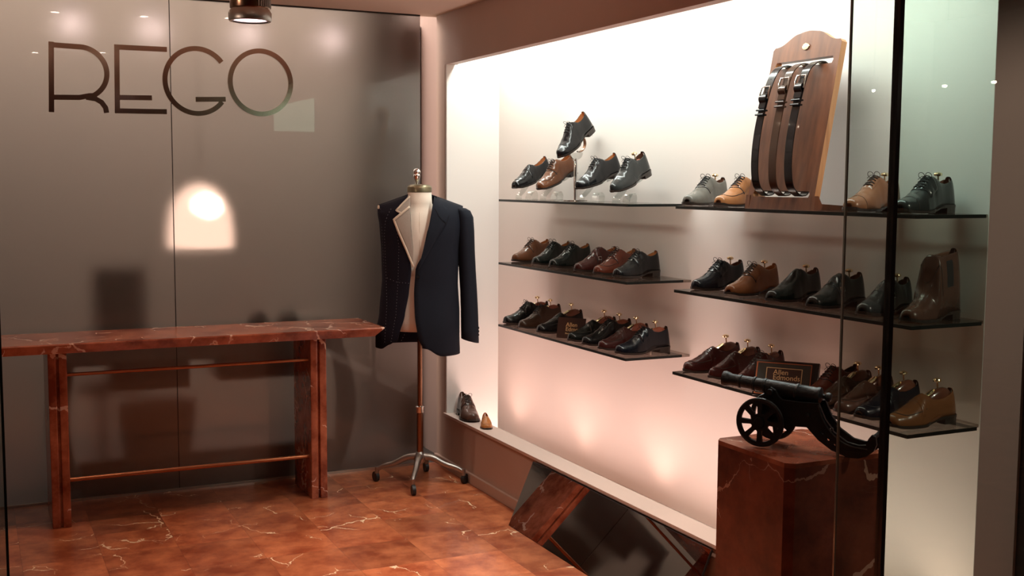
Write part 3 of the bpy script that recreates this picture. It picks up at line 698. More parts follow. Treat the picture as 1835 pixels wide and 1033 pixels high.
class Last:
    def __init__(s, kind, L=0.285, wide=1.0):
        s.kind = kind; s.L = L
        s.W = {'p': WPOINT, 's': WSQ, 'r': W0}[kind[-1]]; s.wide = wide
        k = kind[:-2]
        s.H = HBT if k == 'boot' else (HLO if k == 'loafer' else HOX)
        s.uo = {'boot': .50, 'loafer': .51}.get(k, .56); s.vo = {'boot': .27, 'loafer': .40}.get(k, .36)
        s.boot = k == 'boot'
    def pt(s, u, v, off=0.0):
        w = interp(s.W, u) * s.wide + off; h = interp(s.H, u) + off; z0 = sole_z(u)
        n = 2.25 if u < .25 else (2.25 - .35 * (u - .25) / .2 if u < .45 else (1.9 if u < .5 else 1.9 + min(1, (u - .5) / .12) * 1.3))
        if s.boot and u > .4: n = 3.4
        a = v * pi / 2; sn, cs = sin(abs(a)), max(0, cos(a))
        y = w * sn ** (2 / n) * (1 if v >= 0 else -1); zz = h * cs ** (2 / n)
        tp = min(1, max(0, (u - .45) / .15)) * (0.16 if not s.boot else 0.0)
        y *= 1 - tp * zz / max(h, 1e-4)
        y += 0.006 * (sin(pi * min(1, u / .6)) if u < .6 else 0) * 0.7
        x = u * s.L
        if u > .7: x -= (u - .7) / .3 * 0.010 * (zz / .08 if not s.boot else zz / .11)
        if s.boot and u < .6: x += 0.006 * max(0, (zz - .1) / .1)
        return (x, y, z0 + zz)
def us():
    L = [0, .006, .014, .026, .042, .062, .085]
    u = .11
    while u < .93: L.append(u); u += .0245
    return L + [.93, .945, .958, .97, .98, .988, .995, 1.0]
ULIST = us()
def upper_bm(la, opening=True):
    b = BM(); G = []
    for u in ULIST: G.append([b.verts.new(la.pt(u, -1 + 2 * j / NV)) for j in range(NV + 1)])
    for i in range(len(ULIST) - 1):
        um = (ULIST[i] + ULIST[i + 1]) / 2
        for j in range(NV):
            vm = abs(-1 + 2 * (j + .5) / NV)
            if opening and la.uo < um < .972 and vm < la.vo * min(1, .35 + (um - la.uo) * 6): continue
            b.faces.new((G[i][j], G[i + 1][j], G[i + 1][j + 1], G[i][j + 1]))
    bmesh.ops.remove_doubles(b, verts=b.verts, dist=1e-5)
    bmesh.ops.recalc_face_normals(b, faces=b.faces)
    return b
def sole_bm(la):
    b = BM(); T, Bt = [], []
    for u in ULIST:
        e = .0035 if u < .6 else .0022
        w = max(0.004, interp(la.W, u) * la.wide + e * min(1, u * 20 + .6)); x = u * la.L + (-.004 if u < .01 else 0) + (.002 if u > .99 else 0); z = sole_z(u)
        yo = 0.006 * (sin(pi * min(1, u / .6)) if u < .6 else 0) * 0.7
        if .45 < u < .7: w *= 1 - .14 * sin(pi * (u - .45) / .25)
        T.append((b.verts.new((x, yo - w, z + .002)), b.verts.new((x, yo + w, z + .002))))
        Bt.append((b.verts.new((x, yo - w, z - .007)), b.verts.new((x, yo + w, z - .007))))
    for i in range(len(ULIST) - 1):
        b.faces.new((T[i][0], T[i + 1][0], T[i + 1][1], T[i][1])); b.faces.new((Bt[i][0], Bt[i][1], Bt[i + 1][1], Bt[i + 1][0]))
        b.faces.new((T[i][0], Bt[i][0], Bt[i + 1][0], T[i + 1][0])); b.faces.new((T[i][1], T[i + 1][1], Bt[i + 1][1], Bt[i][1]))
    b.faces.new((T[0][0], T[0][1], Bt[0][1], Bt[0][0])); b.faces.new((T[-1][0], Bt[-1][0], Bt[-1][1], T[-1][1]))
    bmesh.ops.recalc_face_normals(b, faces=b.faces); return b
def heel_bm(la):
    b = BM(); U = [u for u in ULIST if u >= .74]; out = []
    for u in U: out.append((u * la.L, interp(la.W, u) * la.wide + .001))
    poly = [(x, -w) for x, w in out] + [(x, w) for x, w in out[::-1]]
    prism(b, poly, 0.0, 0.0195, 'xy'); return b
def insole_bm(la):
    b = BM(); prev = None
    for i in range(14):
        u = la.uo - .04 + (.965 - la.uo) * i / 13; w = interp(la.W, u) * la.wide * .82; z = sole_z(u) + .010
        if i == 13: w *= .55
        c = (b.verts.new((u * la.L - .004, -w, z)), b.verts.new((u * la.L - .004, w, z)))
        if prev: b.faces.new((prev[0], prev[1], c[1], c[0]))
        prev = c
    return b
def patch(la, u0, u1, v0, v1, off, n=10, m=10, slant=0.0):
    """raised panel following the last"""
    b = BM(); G = []
    for i in range(n + 1):
        row = []
        for j in range(m + 1):
            v = v0 + (v1 - v0) * j / m; u = u0 + (u1 - u0) * i / n + slant * abs(v) * (1 - i / n)
            edge = i in (0, n) or j in (0, m)
            row.append(b.verts.new(la.pt(u, v, -.0005 if edge else off)))
        G.append(row)
    for i in range(n):
        for j in range(m): b.faces.new((G[i][j], G[i + 1][j], G[i + 1][j + 1], G[i][j + 1]))
    bmesh.ops.recalc_face_normals(b, faces=b.faces); return b
def seam(la, pts, r=.0008, off=.0004):
    return tube(BM(), [la.pt(u, v, off) for u, v in pts], r, 6)
SHOES = {}
def make_shoe(kind, leather, lining='tan_lining', lace='lace_black', apron=False, cap=False, L=0.285):
    """returns list of (name, mesh, [sub]) built once; kind like derby_r"""
    key = (kind, leather, lining, lace, apron, cap, L)
    if key in SHOES: return SHOES[key]
    la = Last(kind, L, L / 0.285 if L < .25 else 1.0); k = kind[:-2]; parts = []
    lm = M['L_' + leather]
    o = obj('upper', upper_bm(la), [lm, M[lining]], None, 'all')
    md = o.modifiers.new('thickness', 'SOLIDIFY'); md.thickness = .0022; md.offset = -1; md.material_offset = 1; md.use_rim_only = False
    parts.append(o)
    parts.append(obj('sole', sole_bm(la), M['sole_l'], None)); parts.append(obj('heel', heel_bm(la), M['sole_l'], None))
    parts.append(obj('insole', insole_bm(la), M[lining], None, 'all'))
    if k in ('derby', 'oxford'):
        f0 = .345 if k == 'derby' else .37
        for s in (-1, 1):
            if k == 'derby': parts.append(obj('lace_facing', patch(la, f0, .560, s * .10, s * .66, .0034, slant=.11), lm, None, 'all')); parts.append(obj('facing_edge', seam(la, [(f0 - .004 + .11 * abs(v) * 1.0, v) for v in [s * (.02 + .064 * i) for i in range(11)]], .0019, .0004), M['lace_black'], None, 'all'))
            else: parts.append(obj('lace_facing', patch(la, f0, .560, s * .06, s * .36, .0018), lm, None, 'all'))
        b = BM()
        for i in range(5):
            u = f0 + .030 + i * .034
            tube(b, [la.pt(u + .004 * abs(c), c * .24, .0050 if k == 'derby' else .0034) for c in (-1, -.5, 0, .5, 1)], .0019, 6)
            if i < 4: tube(b, [la.pt(u, -.24, .0044), la.pt(u + .017, 0, .0050), la.pt(u + .034, .24, .0044)], .0014, 6)
        p = Vector(la.pt(f0 + .15, 0, .005))
        for s in (-1, 1):
            q = [p + Vector((-.004 * sin(a) - .004, s * (.002 + .011 * (1 - cos(a))), .010 * sin(a) + .003)) for a in [2 * pi * i / 14 for i in range(14)]]
            tube(b, q, .0011, 6, closed=True)
            tube(b, [p, p + Vector((-.010, s * .008, .001)), p + Vector((-.022, s * .014, -.010))], .0010, 6)
        parts.append(obj('laces', b, M[lace], None, 'all'))
    if cap: parts.append(obj('cap_seam', seam(la, [(.185 + .012 * (1 - abs(v)), v) for v in [-.95 + .1 * i for i in range(20)]]), M['lace_brown'] if leather not in ('black', 'blackgreen', 'navy') else M['lace_black'], None))
    if apron or k == 'loafer':
        pts = [(.46 - .0 * i, -.62) for i in range(1)] + [(.40, -.60), (.30, -.55), (.20, -.50), (.13, -.36), (.105, -.18), (.10, 0), (.105, .18), (.13, .36), (.20, .50), (.30, .55), (.40, .60), (.46, .62)]
        parts.append(obj('apron_seam', seam(la, smoothpath(pts, 2), .0013, .0006), M['lace_brown'] if leather not in ('black', 'blackgreen', 'navy') else M['lace_black'], None))
    if k == 'loafer':
        parts.append(obj('saddle_strap', patch(la, .375, .445, -.80, .80, .0024, 6, 18), lm, None, 'all'))
    if k == 'monk':
        parts.append(obj('monk_strap', patch(la, .405, .50, -.85, .70, .0030, 6, 18), lm, None, 'all'))
        c = Vector(la.pt(.45, -.62, .006)); q = [c + Vector((.010 * cos(a), 0, .008 * sin(a))) for a in [pi / 4 + pi / 2 * i for i in range(4)]]
        parts.append(obj('buckle', tube(BM(), [(c.x - .011, c.y, c.z - .006), (c.x + .011, c.y + .001, c.z - .006), (c.x + .011, c.y + .005, c.z + .008), (c.x - .011, c.y + .004, c.z + .008)], .0014, 6, closed=True), M['chrome'], None))
        parts.append(obj('vamp_seam', seam(la, [(.36 + .05 * abs(v), v) for v in [-.7 + .1 * i for i in range(15)]], .0012, .0006), M['lace_black'], None))
    if k == 'boot':
        for s in (-1, 1): parts.append(obj('elastic_gore', patch(la, .60, .76, s * .42, s * .86, .0012), pr('black_elastic', (.012, .010, .010), .9), None, 'all'))
        b = tube(BM(), [(.72 * L + .0 , .0 + .0, .222), (.72 * L, .012, .232), (.72 * L, .0, .236), (.72 * L, -.012, .232)], .002, 6, closed=True)
        parts.append(obj('vamp_seam', seam(la, [(.40 + .12 * abs(v), v) for v in [-.9 + .1 * i for i in range(19)]], .0010, .0005), M['lace_brown'], None))
        b.free()
    SHOES[key] = [parts, True]
    return SHOES[key]
def place_shoe(spec, loc, rot, name, label, group):
    key = make_shoe(*spec[0], **spec[1])
    root = thing(name, label, 'boot' if 'boot' in name else 'shoe', loc, rot, group)
    if key[1]:
        for p in key[0]: p.parent = root
        key[1] = False
    else:
        for p in key[0]:
            c = p.copy(); COL.objects.link(c); c.parent = root
    return root
TREES = {}
def tree(style, loc, rot, label, xk=.205):
    if style not in TREES:
        parts = []
        wm = M['treewood'] if style != 'dark' else M['darktree']
        big = style != 'small'
        b = BM(); rr = []; n = 20
        prof = [(.148, .004, .072), (.155, .010, .086), (.170, .0155, .097), (.190, .0185, .108), (.210, .0195, .115), (.232, .0190, .117), (.250, .0165, .113), (.262, .011, .104), (.268, .003, .095)] if big else \
               [(.175, .004, .070), (.182, .010, .080), (.198, .015, .088), (.215, .017, .093), (.232, .016, .093), (.248, .012, .088), (.256, .003, .080)]
        for x, w, zt in prof:
            zb = .050; h = (zt - zb) / 2; zc = (zt + zb) / 2
            rr.append([b.verts.new((x, w * cos(2 * pi * i / n), zc + h * sin(2 * pi * i / n))) for i in range(n)])
        for A, B2 in zip(rr, rr[1:]):
            for i in range(n): b.faces.new((A[i], A[(i + 1) % n], B2[(i + 1) % n], B2[i]))
        b.faces.new(rr[0][::-1]); b.faces.new(rr[-1]); bmesh.ops.recalc_face_normals(b, faces=b.faces)
        parts.append(obj('heel_block', b, wm, None, 'all'))
        if big:
            b = BM(); G = []
            for i, (x, z) in enumerate(((.153, .0905), (.163, .0975), (.174, .1035), (.184, .1090), (.192, .1130))):
                ww = (.006, .010, .012, .011, .007)[i]
                G.append([b.verts.new((x - .001, ww * s, z + .0012 - .0035 * (abs(s)))) for s in (-1, -.5, 0, .5, 1)])
            for A, B2 in zip(G, G[1:]):
                for i in range(4): b.faces.new((A[i], A[i + 1], B2[i + 1], B2[i]))
            parts.append(obj('brass_plate', b, M['brass'], None, 'all'))
        zt = .112 if big else .090; zk = .137 if big else .122
        b = BM(); tube(b, [(.212, 0, zt - .006), (.208, 0, zk)], .0028, 10); parts.append(obj('knob_stem', b, M['brass'], None, True))
        b = BM(); lathe(b, [(.003, zk - .003), (.0120, zk), (.0142, zk + .0045), (.0120, zk + .009), (.003, zk + .0125)], (.207, 0, 0), n=20); parts.append(obj('knob', b, M['brass'], None, True))
        TREES[style] = [parts, True]
    root = thing('shoe_tree', label, 'shoe tree', loc, rot, 'shoe trees with brass knobs')
    K = TREES[style]
    for p in K[0]:
        if K[1]: p.parent = root
        else:
            c = p.copy(); COL.objects.link(c); c.parent = root
    K[1] = False
    return root

def D(kind, leather, **kw): return ((kind, leather), kw)
G1 = 'shoes on the left glass shelves'; G2 = 'shoes on the right glass shelves'
# name, spec, x, y, z, yaw, tilt(heel up, deg), tree style, label
Z1, Z2, Z3 = 1.4562, 1.1132, 0.7722
ROWS = [
 ('loafer_shoe', D('loafer_s', 'black'), 2.685, 5.60, 1.507, 18, 17, None, 'black square-toed loafer on a clear riser, far left of the top left shelf', G1),
 ('derby_shoe', D('derby_r', 'brown', lace='lace_brown', apron=True), 2.685, 5.31, 1.502, 16, 20, None, 'brown laced apron-toe shoe on a clear riser on the top left shelf', G1),
 ('oxford_shoe', D('oxford_p', 'black', cap=True), 2.70, 5.115, 1.664, 16, 33, None, 'black laced shoe held high on the chrome display stand', G1),
 ('oxford_shoe', D('oxford_p', 'black', cap=True), 2.66, 4.858, 1.508, 8, 16, None, 'black pointed laced shoe without a shoe tree, right of the chrome stand', G1),
 ('oxford_shoe', D('oxford_p', 'darkgrey', lining='dark_lining'), 2.665, 4.530, 1.497, 20, 19, 'small', 'black plain laced shoe with a shoe tree, right end of the top left shelf', G1),
 ('derby_shoe', D('derby_s', 'grey', lining='dark_lining'), 2.655, 3.915, Z1, 22, 0, 'small', 'grey square-toed laced shoe, left end of the top right shelf', G2),
 ('derby_shoe', D('derby_s', 'tan', apron=True), 2.655, 3.700, Z1, 16, 0, None, 'tan laced shoe partly behind the wooden belt rack', G2),
 ('oxford_shoe', D('oxford_s', 'chestnut', cap=True, lace='lace_brown'), 2.66, 2.972, Z1, 14, 0, 'small', 'light brown laced shoe right of the belt rack on the top right shelf', G2),
 ('derby_shoe', D('derby_s', 'darkgrey', lining='dark_lining', cap=True), 2.66, 2.740, Z1, 12, 0, 'small', 'dark grey laced shoe, right end of the top right shelf', G2),
 ('derby_shoe', D('derby_r', 'brown', lace='lace_brown'), 2.69, 5.62, Z2, 20, 0, None, 'brown laced shoe at the left end of the middle left shelf', G1),
 ('oxford_shoe', D('oxford_r', 'blackgreen'), 2.68, 5.352, Z2, 20, 0, None, 'black laced shoe, second from the left on the middle left shelf', G1),
 ('oxford_shoe', D('oxford_r', 'blackgreen'), 2.675, 5.150, Z2, 17, 0, None, 'black laced shoe, third from the left on the middle left shelf', G1),
 ('monk_shoe', D('monk_r', 'burgundy'), 2.675, 4.885, Z2, 15, 0, None, 'dark burgundy strap shoe, fourth from the left on the middle left shelf', G1),
 ('derby_shoe', D('derby_r', 'redbrown', lace='lace_brown', apron=True), 2.67, 4.684, Z2, 16, 0, None, 'reddish brown laced shoe, second from the right on the middle left shelf', G1),
 ('derby_shoe', D('derby_r', 'black', lining='tan_lining'), 2.67, 4.505, Z2, 14, 0, None, 'black laced shoe at the right end of the middle left shelf', G1),
 ('derby_shoe', D('derby_r', 'navy', lining='dark_lining'), 2.655, 3.855, Z2, 10, 0, 'small', 'black laced shoe at the left end of the middle right shelf', G2),
 ('derby_shoe', D('derby_s', 'midbrown', lace='lace_brown'), 2.655, 3.620, Z2, 12, 0, 'small', 'brown laced shoe, second from the left on the middle right shelf', G2),
 ('slip_on_shoe', D('plain_s', 'blackgreen', lining='dark_lining'), 2.655, 3.365, Z2, 13, 0, 'small', 'plain black slip-on shoe, third from the left on the middle right shelf', G2),
 ('monk_shoe', D('monk_s', 'blackgreen', lining='dark_lining'), 2.655, 3.140, Z2, 11, 0, 'small', 'shiny black buckled strap shoe behind the glass edge on the middle right shelf', G2),
 ('monk_shoe', D('monk_s', 'darkgrey', lining='dark_lining'), 2.66, 2.892, Z2, 15, 0, 'small', 'dark buckled strap shoe just left of the ankle boot', G2),
 ('ankle_boot', D('boot_s', 'walnut', lining='dark_lining'), 2.66, 2.695, Z2, 13, 0, None, 'dark brown ankle boot at the right end of the middle right shelf', G2),
 ('derby_shoe', D('derby_r', 'black', lining='dark_lining'), 2.635, 5.625, Z3, 2, 0, 'big', 'black laced shoe at the left end of the bottom left shelf', G1),
 ('derby_shoe', D('derby_r', 'darkbrown', lining='dark_lining'), 2.635, 5.425, Z3, 12, 0, 'big', 'dark brown laced shoe, second from the left on the bottom left shelf', G1),
 ('loafer_shoe', D('loafer_r', 'black', lining='dark_lining'), 2.635, 5.215, Z3, 6, 0, 'dark', 'black slip-on shoe just left of the small brown brand card', G1),
 ('loafer_shoe', D('loafer_r', 'blackgreen', lining='dark_lining'), 2.635, 4.880, Z3, 4, 0, 'big', 'black slip-on shoe just right of the small brown brand card', G1),
 ('oxford_shoe', D('oxford_r', 'black', lining='dark_lining'), 2.635, 4.735, Z3, 4, 0, 'big', 'black laced shoe, third from the right on the bottom left shelf', G1),
 ('loafer_shoe', D('loafer_r', 'burgundy', lining='dark_lining'), 2.635, 4.580, Z3, 4, 0, 'big', 'very dark brown slip-on shoe, second from the right on the bottom left shelf', G1),
 ('derby_shoe', D('derby_r', 'navy', lining='dark_lining'), 2.635, 4.425, Z3, 1, 0, 'big', 'black laced shoe at the right end of the bottom left shelf', G1),
 ('loafer_shoe', D('loafer_r', 'burgundy', lining='dark_lining', apron=True), 2.64, 3.885, Z3, 2, 0, 'dark', 'burgundy penny loafer at the left end of the bottom right shelf', G2),
 ('loafer_shoe', D('loafer_p', 'burgundy', lining='dark_lining'), 2.64, 3.710, Z3, 9, 0, 'dark', 'burgundy tassel loafer, second from the left on the bottom right shelf', G2),
 ('derby_shoe', D('derby_p', 'burgundy', lining='dark_lining', lace='lace_brown'), 2.64, 3.535, Z3, 14, 0, 'dark', 'dark red-brown shoe just left of the framed brand plaque', G2),
 ('derby_shoe', D('derby_r', 'redbrown', lining='dark_lining', lace='lace_brown'), 2.665, 3.172, Z3, 8, 0, None, 'reddish laced shoe behind the breech of the cannon', G2),
 ('loafer_shoe', D('loafer_r', 'darkbrown', lining='dark_lining'), 2.64, 3.068, Z3, 10, 0, 'dark', 'dark brown slip-on shoe right of the glass edge on the bottom right shelf', G2),
 ('loafer_shoe', D('loafer_r', 'walnut', lining='dark_lining'), 2.64, 2.969, Z3, 9, 0, 'dark', 'brown slip-on shoe just left of the dark navy one', G2),
 ('loafer_shoe', D('loafer_s', 'navy', lining='dark_lining'), 2.64, 2.868, Z3, 5, 0, 'dark', 'dark navy slip-on shoe, second from the right on the bottom right shelf', G2),
 ('loafer_shoe', D('loafer_s', 'midbrown', lining='dark_lining'), 2.635, 2.725, Z3, 2, 0, 'dark', 'reddish brown penny loafer at the right end of the bottom right shelf', G2),
]
TREE_LABELS = ['shoe tree with bright knob in the tilted black shoe on the top left shelf',
 'shoe tree in the grey shoe at the left end of the top right shelf',
 'shoe tree in the light brown shoe right of the belt rack',
 'shoe tree in the dark grey shoe at the right end of the top right shelf',
 'shoe tree in the black shoe at the left end of the middle right shelf',
 'shoe tree in the brown laced shoe on the middle right shelf',
 'shoe tree in the plain black slip-on shoe on the middle right shelf',
 'shoe tree in the shiny black buckled shoe on the middle right shelf',
 'shoe tree in the dark buckled shoe left of the ankle boot',
 'shoe tree in the shoe at the left end of the bottom left shelf',
 'shoe tree in the second shoe from the left on the bottom left shelf',
 'shoe tree with brass plate in the shoe left of the small brand card',
 'shoe tree in the slip-on shoe right of the small brand card',
 'shoe tree in the third shoe from the right on the bottom left shelf',
 'shoe tree in the second shoe from the right on the bottom left shelf',
 'shoe tree in the shoe at the right end of the bottom left shelf',
 'shoe tree with large brass plate in the burgundy penny loafer',
 'shoe tree with brass plate in the burgundy tassel loafer',
 'shoe tree with brass plate in the shoe left of the framed plaque',
 'dark shoe tree in the slip-on shoe right of the glass edge, bottom right shelf',
 'dark shoe tree in the brown slip-on shoe left of the dark navy one',
 'dark shoe tree in the dark navy slip-on shoe on the bottom right shelf',
 'dark shoe tree in the penny loafer at the right end of the bottom right shelf']
for (nm, sp, x, y, z, yaw, tilt, tr, lb, g) in ROWS:
    rot = (0, radians(-tilt), radians(yaw))
    place_shoe(sp, (x, y, z), rot, nm, lb, g)
    if tr: tree(tr, (x, y, z), rot, TREE_LABELS.pop(0))
# shoes on the sill
place_shoe(D('derby_r', 'walnut', lining='dark_lining', lace='lace_brown', L=0.27), (2.352, 5.375, 0.3002), (0, 0, radians(82)), 'derby_shoe', 'dark brown shoe standing on the low sill at the left end of the display', 'shoes on the sill')
cs = place_shoe(D('loafer_r', 'orange'), (2.345, 5.19, 0.3002), (0, 0, radians(72)), 'childs_shoe', 'small orange-tan childs shoe on the low sill at the left end of the display', 'shoes on the sill')

cs.scale = (0.50, 0.62, 0.55)
# acrylic risers for the tilted shoes
def strip(bm, pts, y0, y1, th):
    """bent sheet: path in xz, width along y"""
    P = [Vector((p[0], p[1])) for p in pts]; prev = None
    for i, p in enumerate(P):
        d = (P[min(i + 1, len(P) - 1)] - P[max(i - 1, 0)]).normalized(); n = Vector((-d[1], d[0])) * th / 2
        q = [bm.verts.new((p[0] + s * n[0], y, p[1] + s * n[1])) for s in (-1, 1) for y in (y0, y1)]
        if prev:
            for a, c in ((0, 1), (1, 3), (3, 2), (2, 0)): bm.faces.new((prev[a], prev[c], q[c], q[a]))
        else: bm.faces.new((q[0], q[1], q[3], q[2]))
        prev = q
    bm.faces.new((prev[0], prev[2], prev[3], prev[1])); bmesh.ops.recalc_face_normals(bm, faces=bm.faces)
for (x, y, yaw, tz, tl, lb) in ((2.685, 5.60, 18, .051, 17, 'clear acrylic riser under the black loafer'), (2.685, 5.31, 16, .046, 20, 'clear acrylic riser under the brown apron-toe shoe'),
                        (2.66, 4.858, 8, .052, 16, 'clear acrylic riser under the black pointed shoe'), (2.665, 4.53, 20, .041, 19, 'clear acrylic riser at the right end of the top left shelf')):
    t = thing('shoe_riser', lb, 'stand', (x, y, 1.4562), (0, 0, radians(yaw)), 'clear acrylic shoe risers')
    s = sin(radians(tl)); f = lambda xx: tz + xx * s / cos(radians(tl)) - .002
    b = BM(); strip(b, [(.03, .0015), (.15, .0015)], -.028, .028, .003); strip(b, smoothpath([(.03, .002), (.028, .02), (.05, .035), (.075, f(.075) - .012), (.085, f(.085))], 2), -.022, .022, .003)
    strip(b, smoothpath([(.15, .002), (.155, .03), (.135, .05), (.11, .03), (.10, .004)], 2), -.022, .022, .003)
    strip(b, smoothpath([(.085, f(.085) - .001), (.13, f(.13) - .003), (.19, f(.19) - .002), (.20, f(.20) + .002)], 1), -.02, .02, .0025)
    obj('bent_sheet', b, M['acrylic'], t, True)
# chrome display stand
t = thing('display_stand', 'chrome shoe display stand with a ring arm on the top left shelf', 'stand', (2.82, 5.165, 1.4562), (0, 0, radians(16)))
b = BM(); lathe(b, [(.06, 0), (.062, .003), (.01, .006)], n=28); obj('base_plate', b, M['chrome'], t, True)
b = BM(); tube(b, [(0, 0, .004), (0, 0, .215)], .010, 14); obj('pole', b, M['chrome'], t, True)
b = BM(); prism(b, [(.045 * cos(pi + pi * k / 16), .245 + .036 * sin(pi + pi * k / 16)) for k in range(17)], -.006, .006, 'xz'); obj('half_disc', b, M['chrome'], t, True)
b = BM(); tube(b, [(-.01, -.02, .250), (.05, .01, .250)], .0035, 8); tube(b, [(.075, -.03, .335), (.085, .035, .335)], .0035, 8); tube(b, [(.03, 0, .335), (.12, 0, .335)], .0035, 8); obj('shoe_rest', b, M['chrome'], t, True)
b = BM(); strip(b, [(.01 + .055 * sin(a), .292 - .045 * cos(a)) for a in [pi * k / 16 for k in range(1, 17)]], -.008, .008, .005); obj('ring_arm', b, M['bronze'], t, True)

# ------------------------------------------------------------------ brand card and plaque
def text(body, size, mat, parent, loc, rot, name='lettering', extr=.0004, sp=.8):
    c = bpy.data.curves.new('t', 'FONT'); c.body = body; c.size = size; c.extrude = extr; c.space_line = sp
    o = bpy.data.objects.new('tmp', c); COL.objects.link(o)
    bpy.context.view_layer.update()
    me = bpy.data.meshes.new_from_object(o.evaluated_get(bpy.context.evaluated_depsgraph_get()))
    bpy.data.objects.remove(o); me.materials.clear(); me.materials.append(mat)
    r = bpy.data.objects.new(name, me); COL.objects.link(r); r.parent = parent; r.location = loc; r.rotation_euler = rot
    return r
# local frame of both: face looks to -y, x to the right
t = thing('brand_card', 'small dark brown brand card with gold lettering on the bottom left shelf', 'sign', (2.70, 4.985, Z3), (radians(-14), 0, radians(-52)))
obj('card', bx(-.075, .075, 0, .003, 0, .105), M['card'], t)
text('Allen\nEdmonds', .030, M['gold_ink'], t, (-.030, -.0006, .060), (pi / 2, 0, 0), sp=.75)
text('Shoe Care', .011, M['gold_ink'], t, (-.030, -.0006, .022), (pi / 2, 0, 0), name='small_lettering')
obj('easel_back', prism(BM(), [(.003, 0), (.05, .0), (.003, .08)], -.01, .01, 'yz'), M['card'], t)
t = thing('brand_plaque', 'black framed brand plaque with gold lettering behind the cannon on the bottom right shelf', 'plaque', (2.668, 3.300, Z3), (radians(-20), 0, radians(-52)))
O = None
obj('frame', bx(-.110, .125, .0, .022, 0, .135, bev=.003), M['black'], t, True)
obj('orange_border', (lambda b: (box(b, -.104, -.099, -.0012, .0, .006, .126), box(b, .096, .099, -.0012, 0, .006, .126), box(b, -.099, .096, -.0012, 0, .123, .126), box(b, -.099, .096, -.0012, 0, .006, .009), b)[-1])(BM()), M['card_red'], t)
obj('panel', bx(-.098, .095, -.0008, 0, .010, .122), pr('dark_green_card', (.035, .035, .028), .5), t)
obj('gold_border', (lambda b: (box(b, -.066, -.0635, -.0016, -.0008, .050, .107), box(b, .0635, .066, -.0016, -.0008, .050, .107), box(b, -.0635, .0635, -.0016, -.0008, .1048, .107), box(b, -.0635, .0635, -.0016, -.0008, .050, .0522), b)[-1])(BM()), M['gold_ink'], t)
obj('nameplate', bx(-.063, .063, -.0013, -.0008, .0525, .1045), M['card'], t)
text('Allen\nEdmonds', .027, M['gold_ink'], t, (-.040, -.0018, .082), (pi / 2, 0, 0), sp=.72)

# ------------------------------------------------------------------ belt rack
RK = (2.69, 3.378, 1.4562); TILT = atan2(.115, .62)
t = thing('belt_rack', 'tall wooden belt display rack with a curved crest on the top right shelf', 'rack', RK)
def rackpoly():
    hw = .189; H = .615
    P = [(-hw, 0.0), (-hw, H - .01), (-hw + .01, H)]
    P += [(-hw + .01 + (.13) * k / 10, H + .042 * (0.5 - 0.5 * cos(pi * k / 10)) ** 1.3) for k in range(1, 11)]
    P += [(-.05 + .10 * k / 6, H + .042 + .006 * sin(pi * k / 6)) for k in range(1, 6)]
    P += [(hw - .01 - (.13) * k / 10, H + .042 * (0.5 - 0.5 * cos(pi * k / 10)) ** 1.3) for k in range(10, 0, -1)]
    P += [(hw - .01, H), (hw, H - .01), (hw, 0.0)]
    return P
def slot(z0, z1, hw=.155):
    return [(-hw, z0), (hw, z0), (hw + .006, (z0 + z1) / 2), (hw, z1), (-hw, z1), (-hw - .006, (z0 + z1) / 2)]
b = BM(); prism(b, rackpoly(), 0, .024, 'yz', holes=[slot(.530, .556), slot(.045, .068)])
bmesh.ops.rotate(b, verts=b.verts, cent=(0, 0, 0), matrix=Matrix.Rotation(TILT, 3, 'Y'))
# the front face carries the dark stain, the cut edges are paler
for f in b.faces:
    f.normal_update()
    if abs(f.normal.y) > .5 or (f.normal.z > .6 and f.calc_center_median().z > .5): f.material_index = 1
bo = obj('board', b, [M['rack'], M['rackedge']], t)
for s in (-1, 1):
    b = BM(); prism(b, [(0.0, 0), (.20, 0), (.20, .012), (.035, .022), (.02, .05), (.006, .05)], s * .186 - .012 + (.0 if s > 0 else .0), s * .186 + .012, 'xz')
    obj('foot', b, M['rack'], t)
b = BM(); lathe(b, [(.019, -.003), (.018, -.0045), (.003, -.0055)], (0, 0, 0), 'x', 28)
bmesh.ops.scale(b, verts=b.verts, vec=(1, 1, .66)); bmesh.ops.translate(b, verts=b.verts, vec=(0, 0.0, .604)); bmesh.ops.rotate(b, verts=b.verts, cent=(0, 0, 0), matrix=Matrix.Rotation(TILT, 3, 'Y'))
obj('brass_emblem', b, M['brass'], t, True)
RT = Matrix.Rotation(TILT, 3, 'Y')
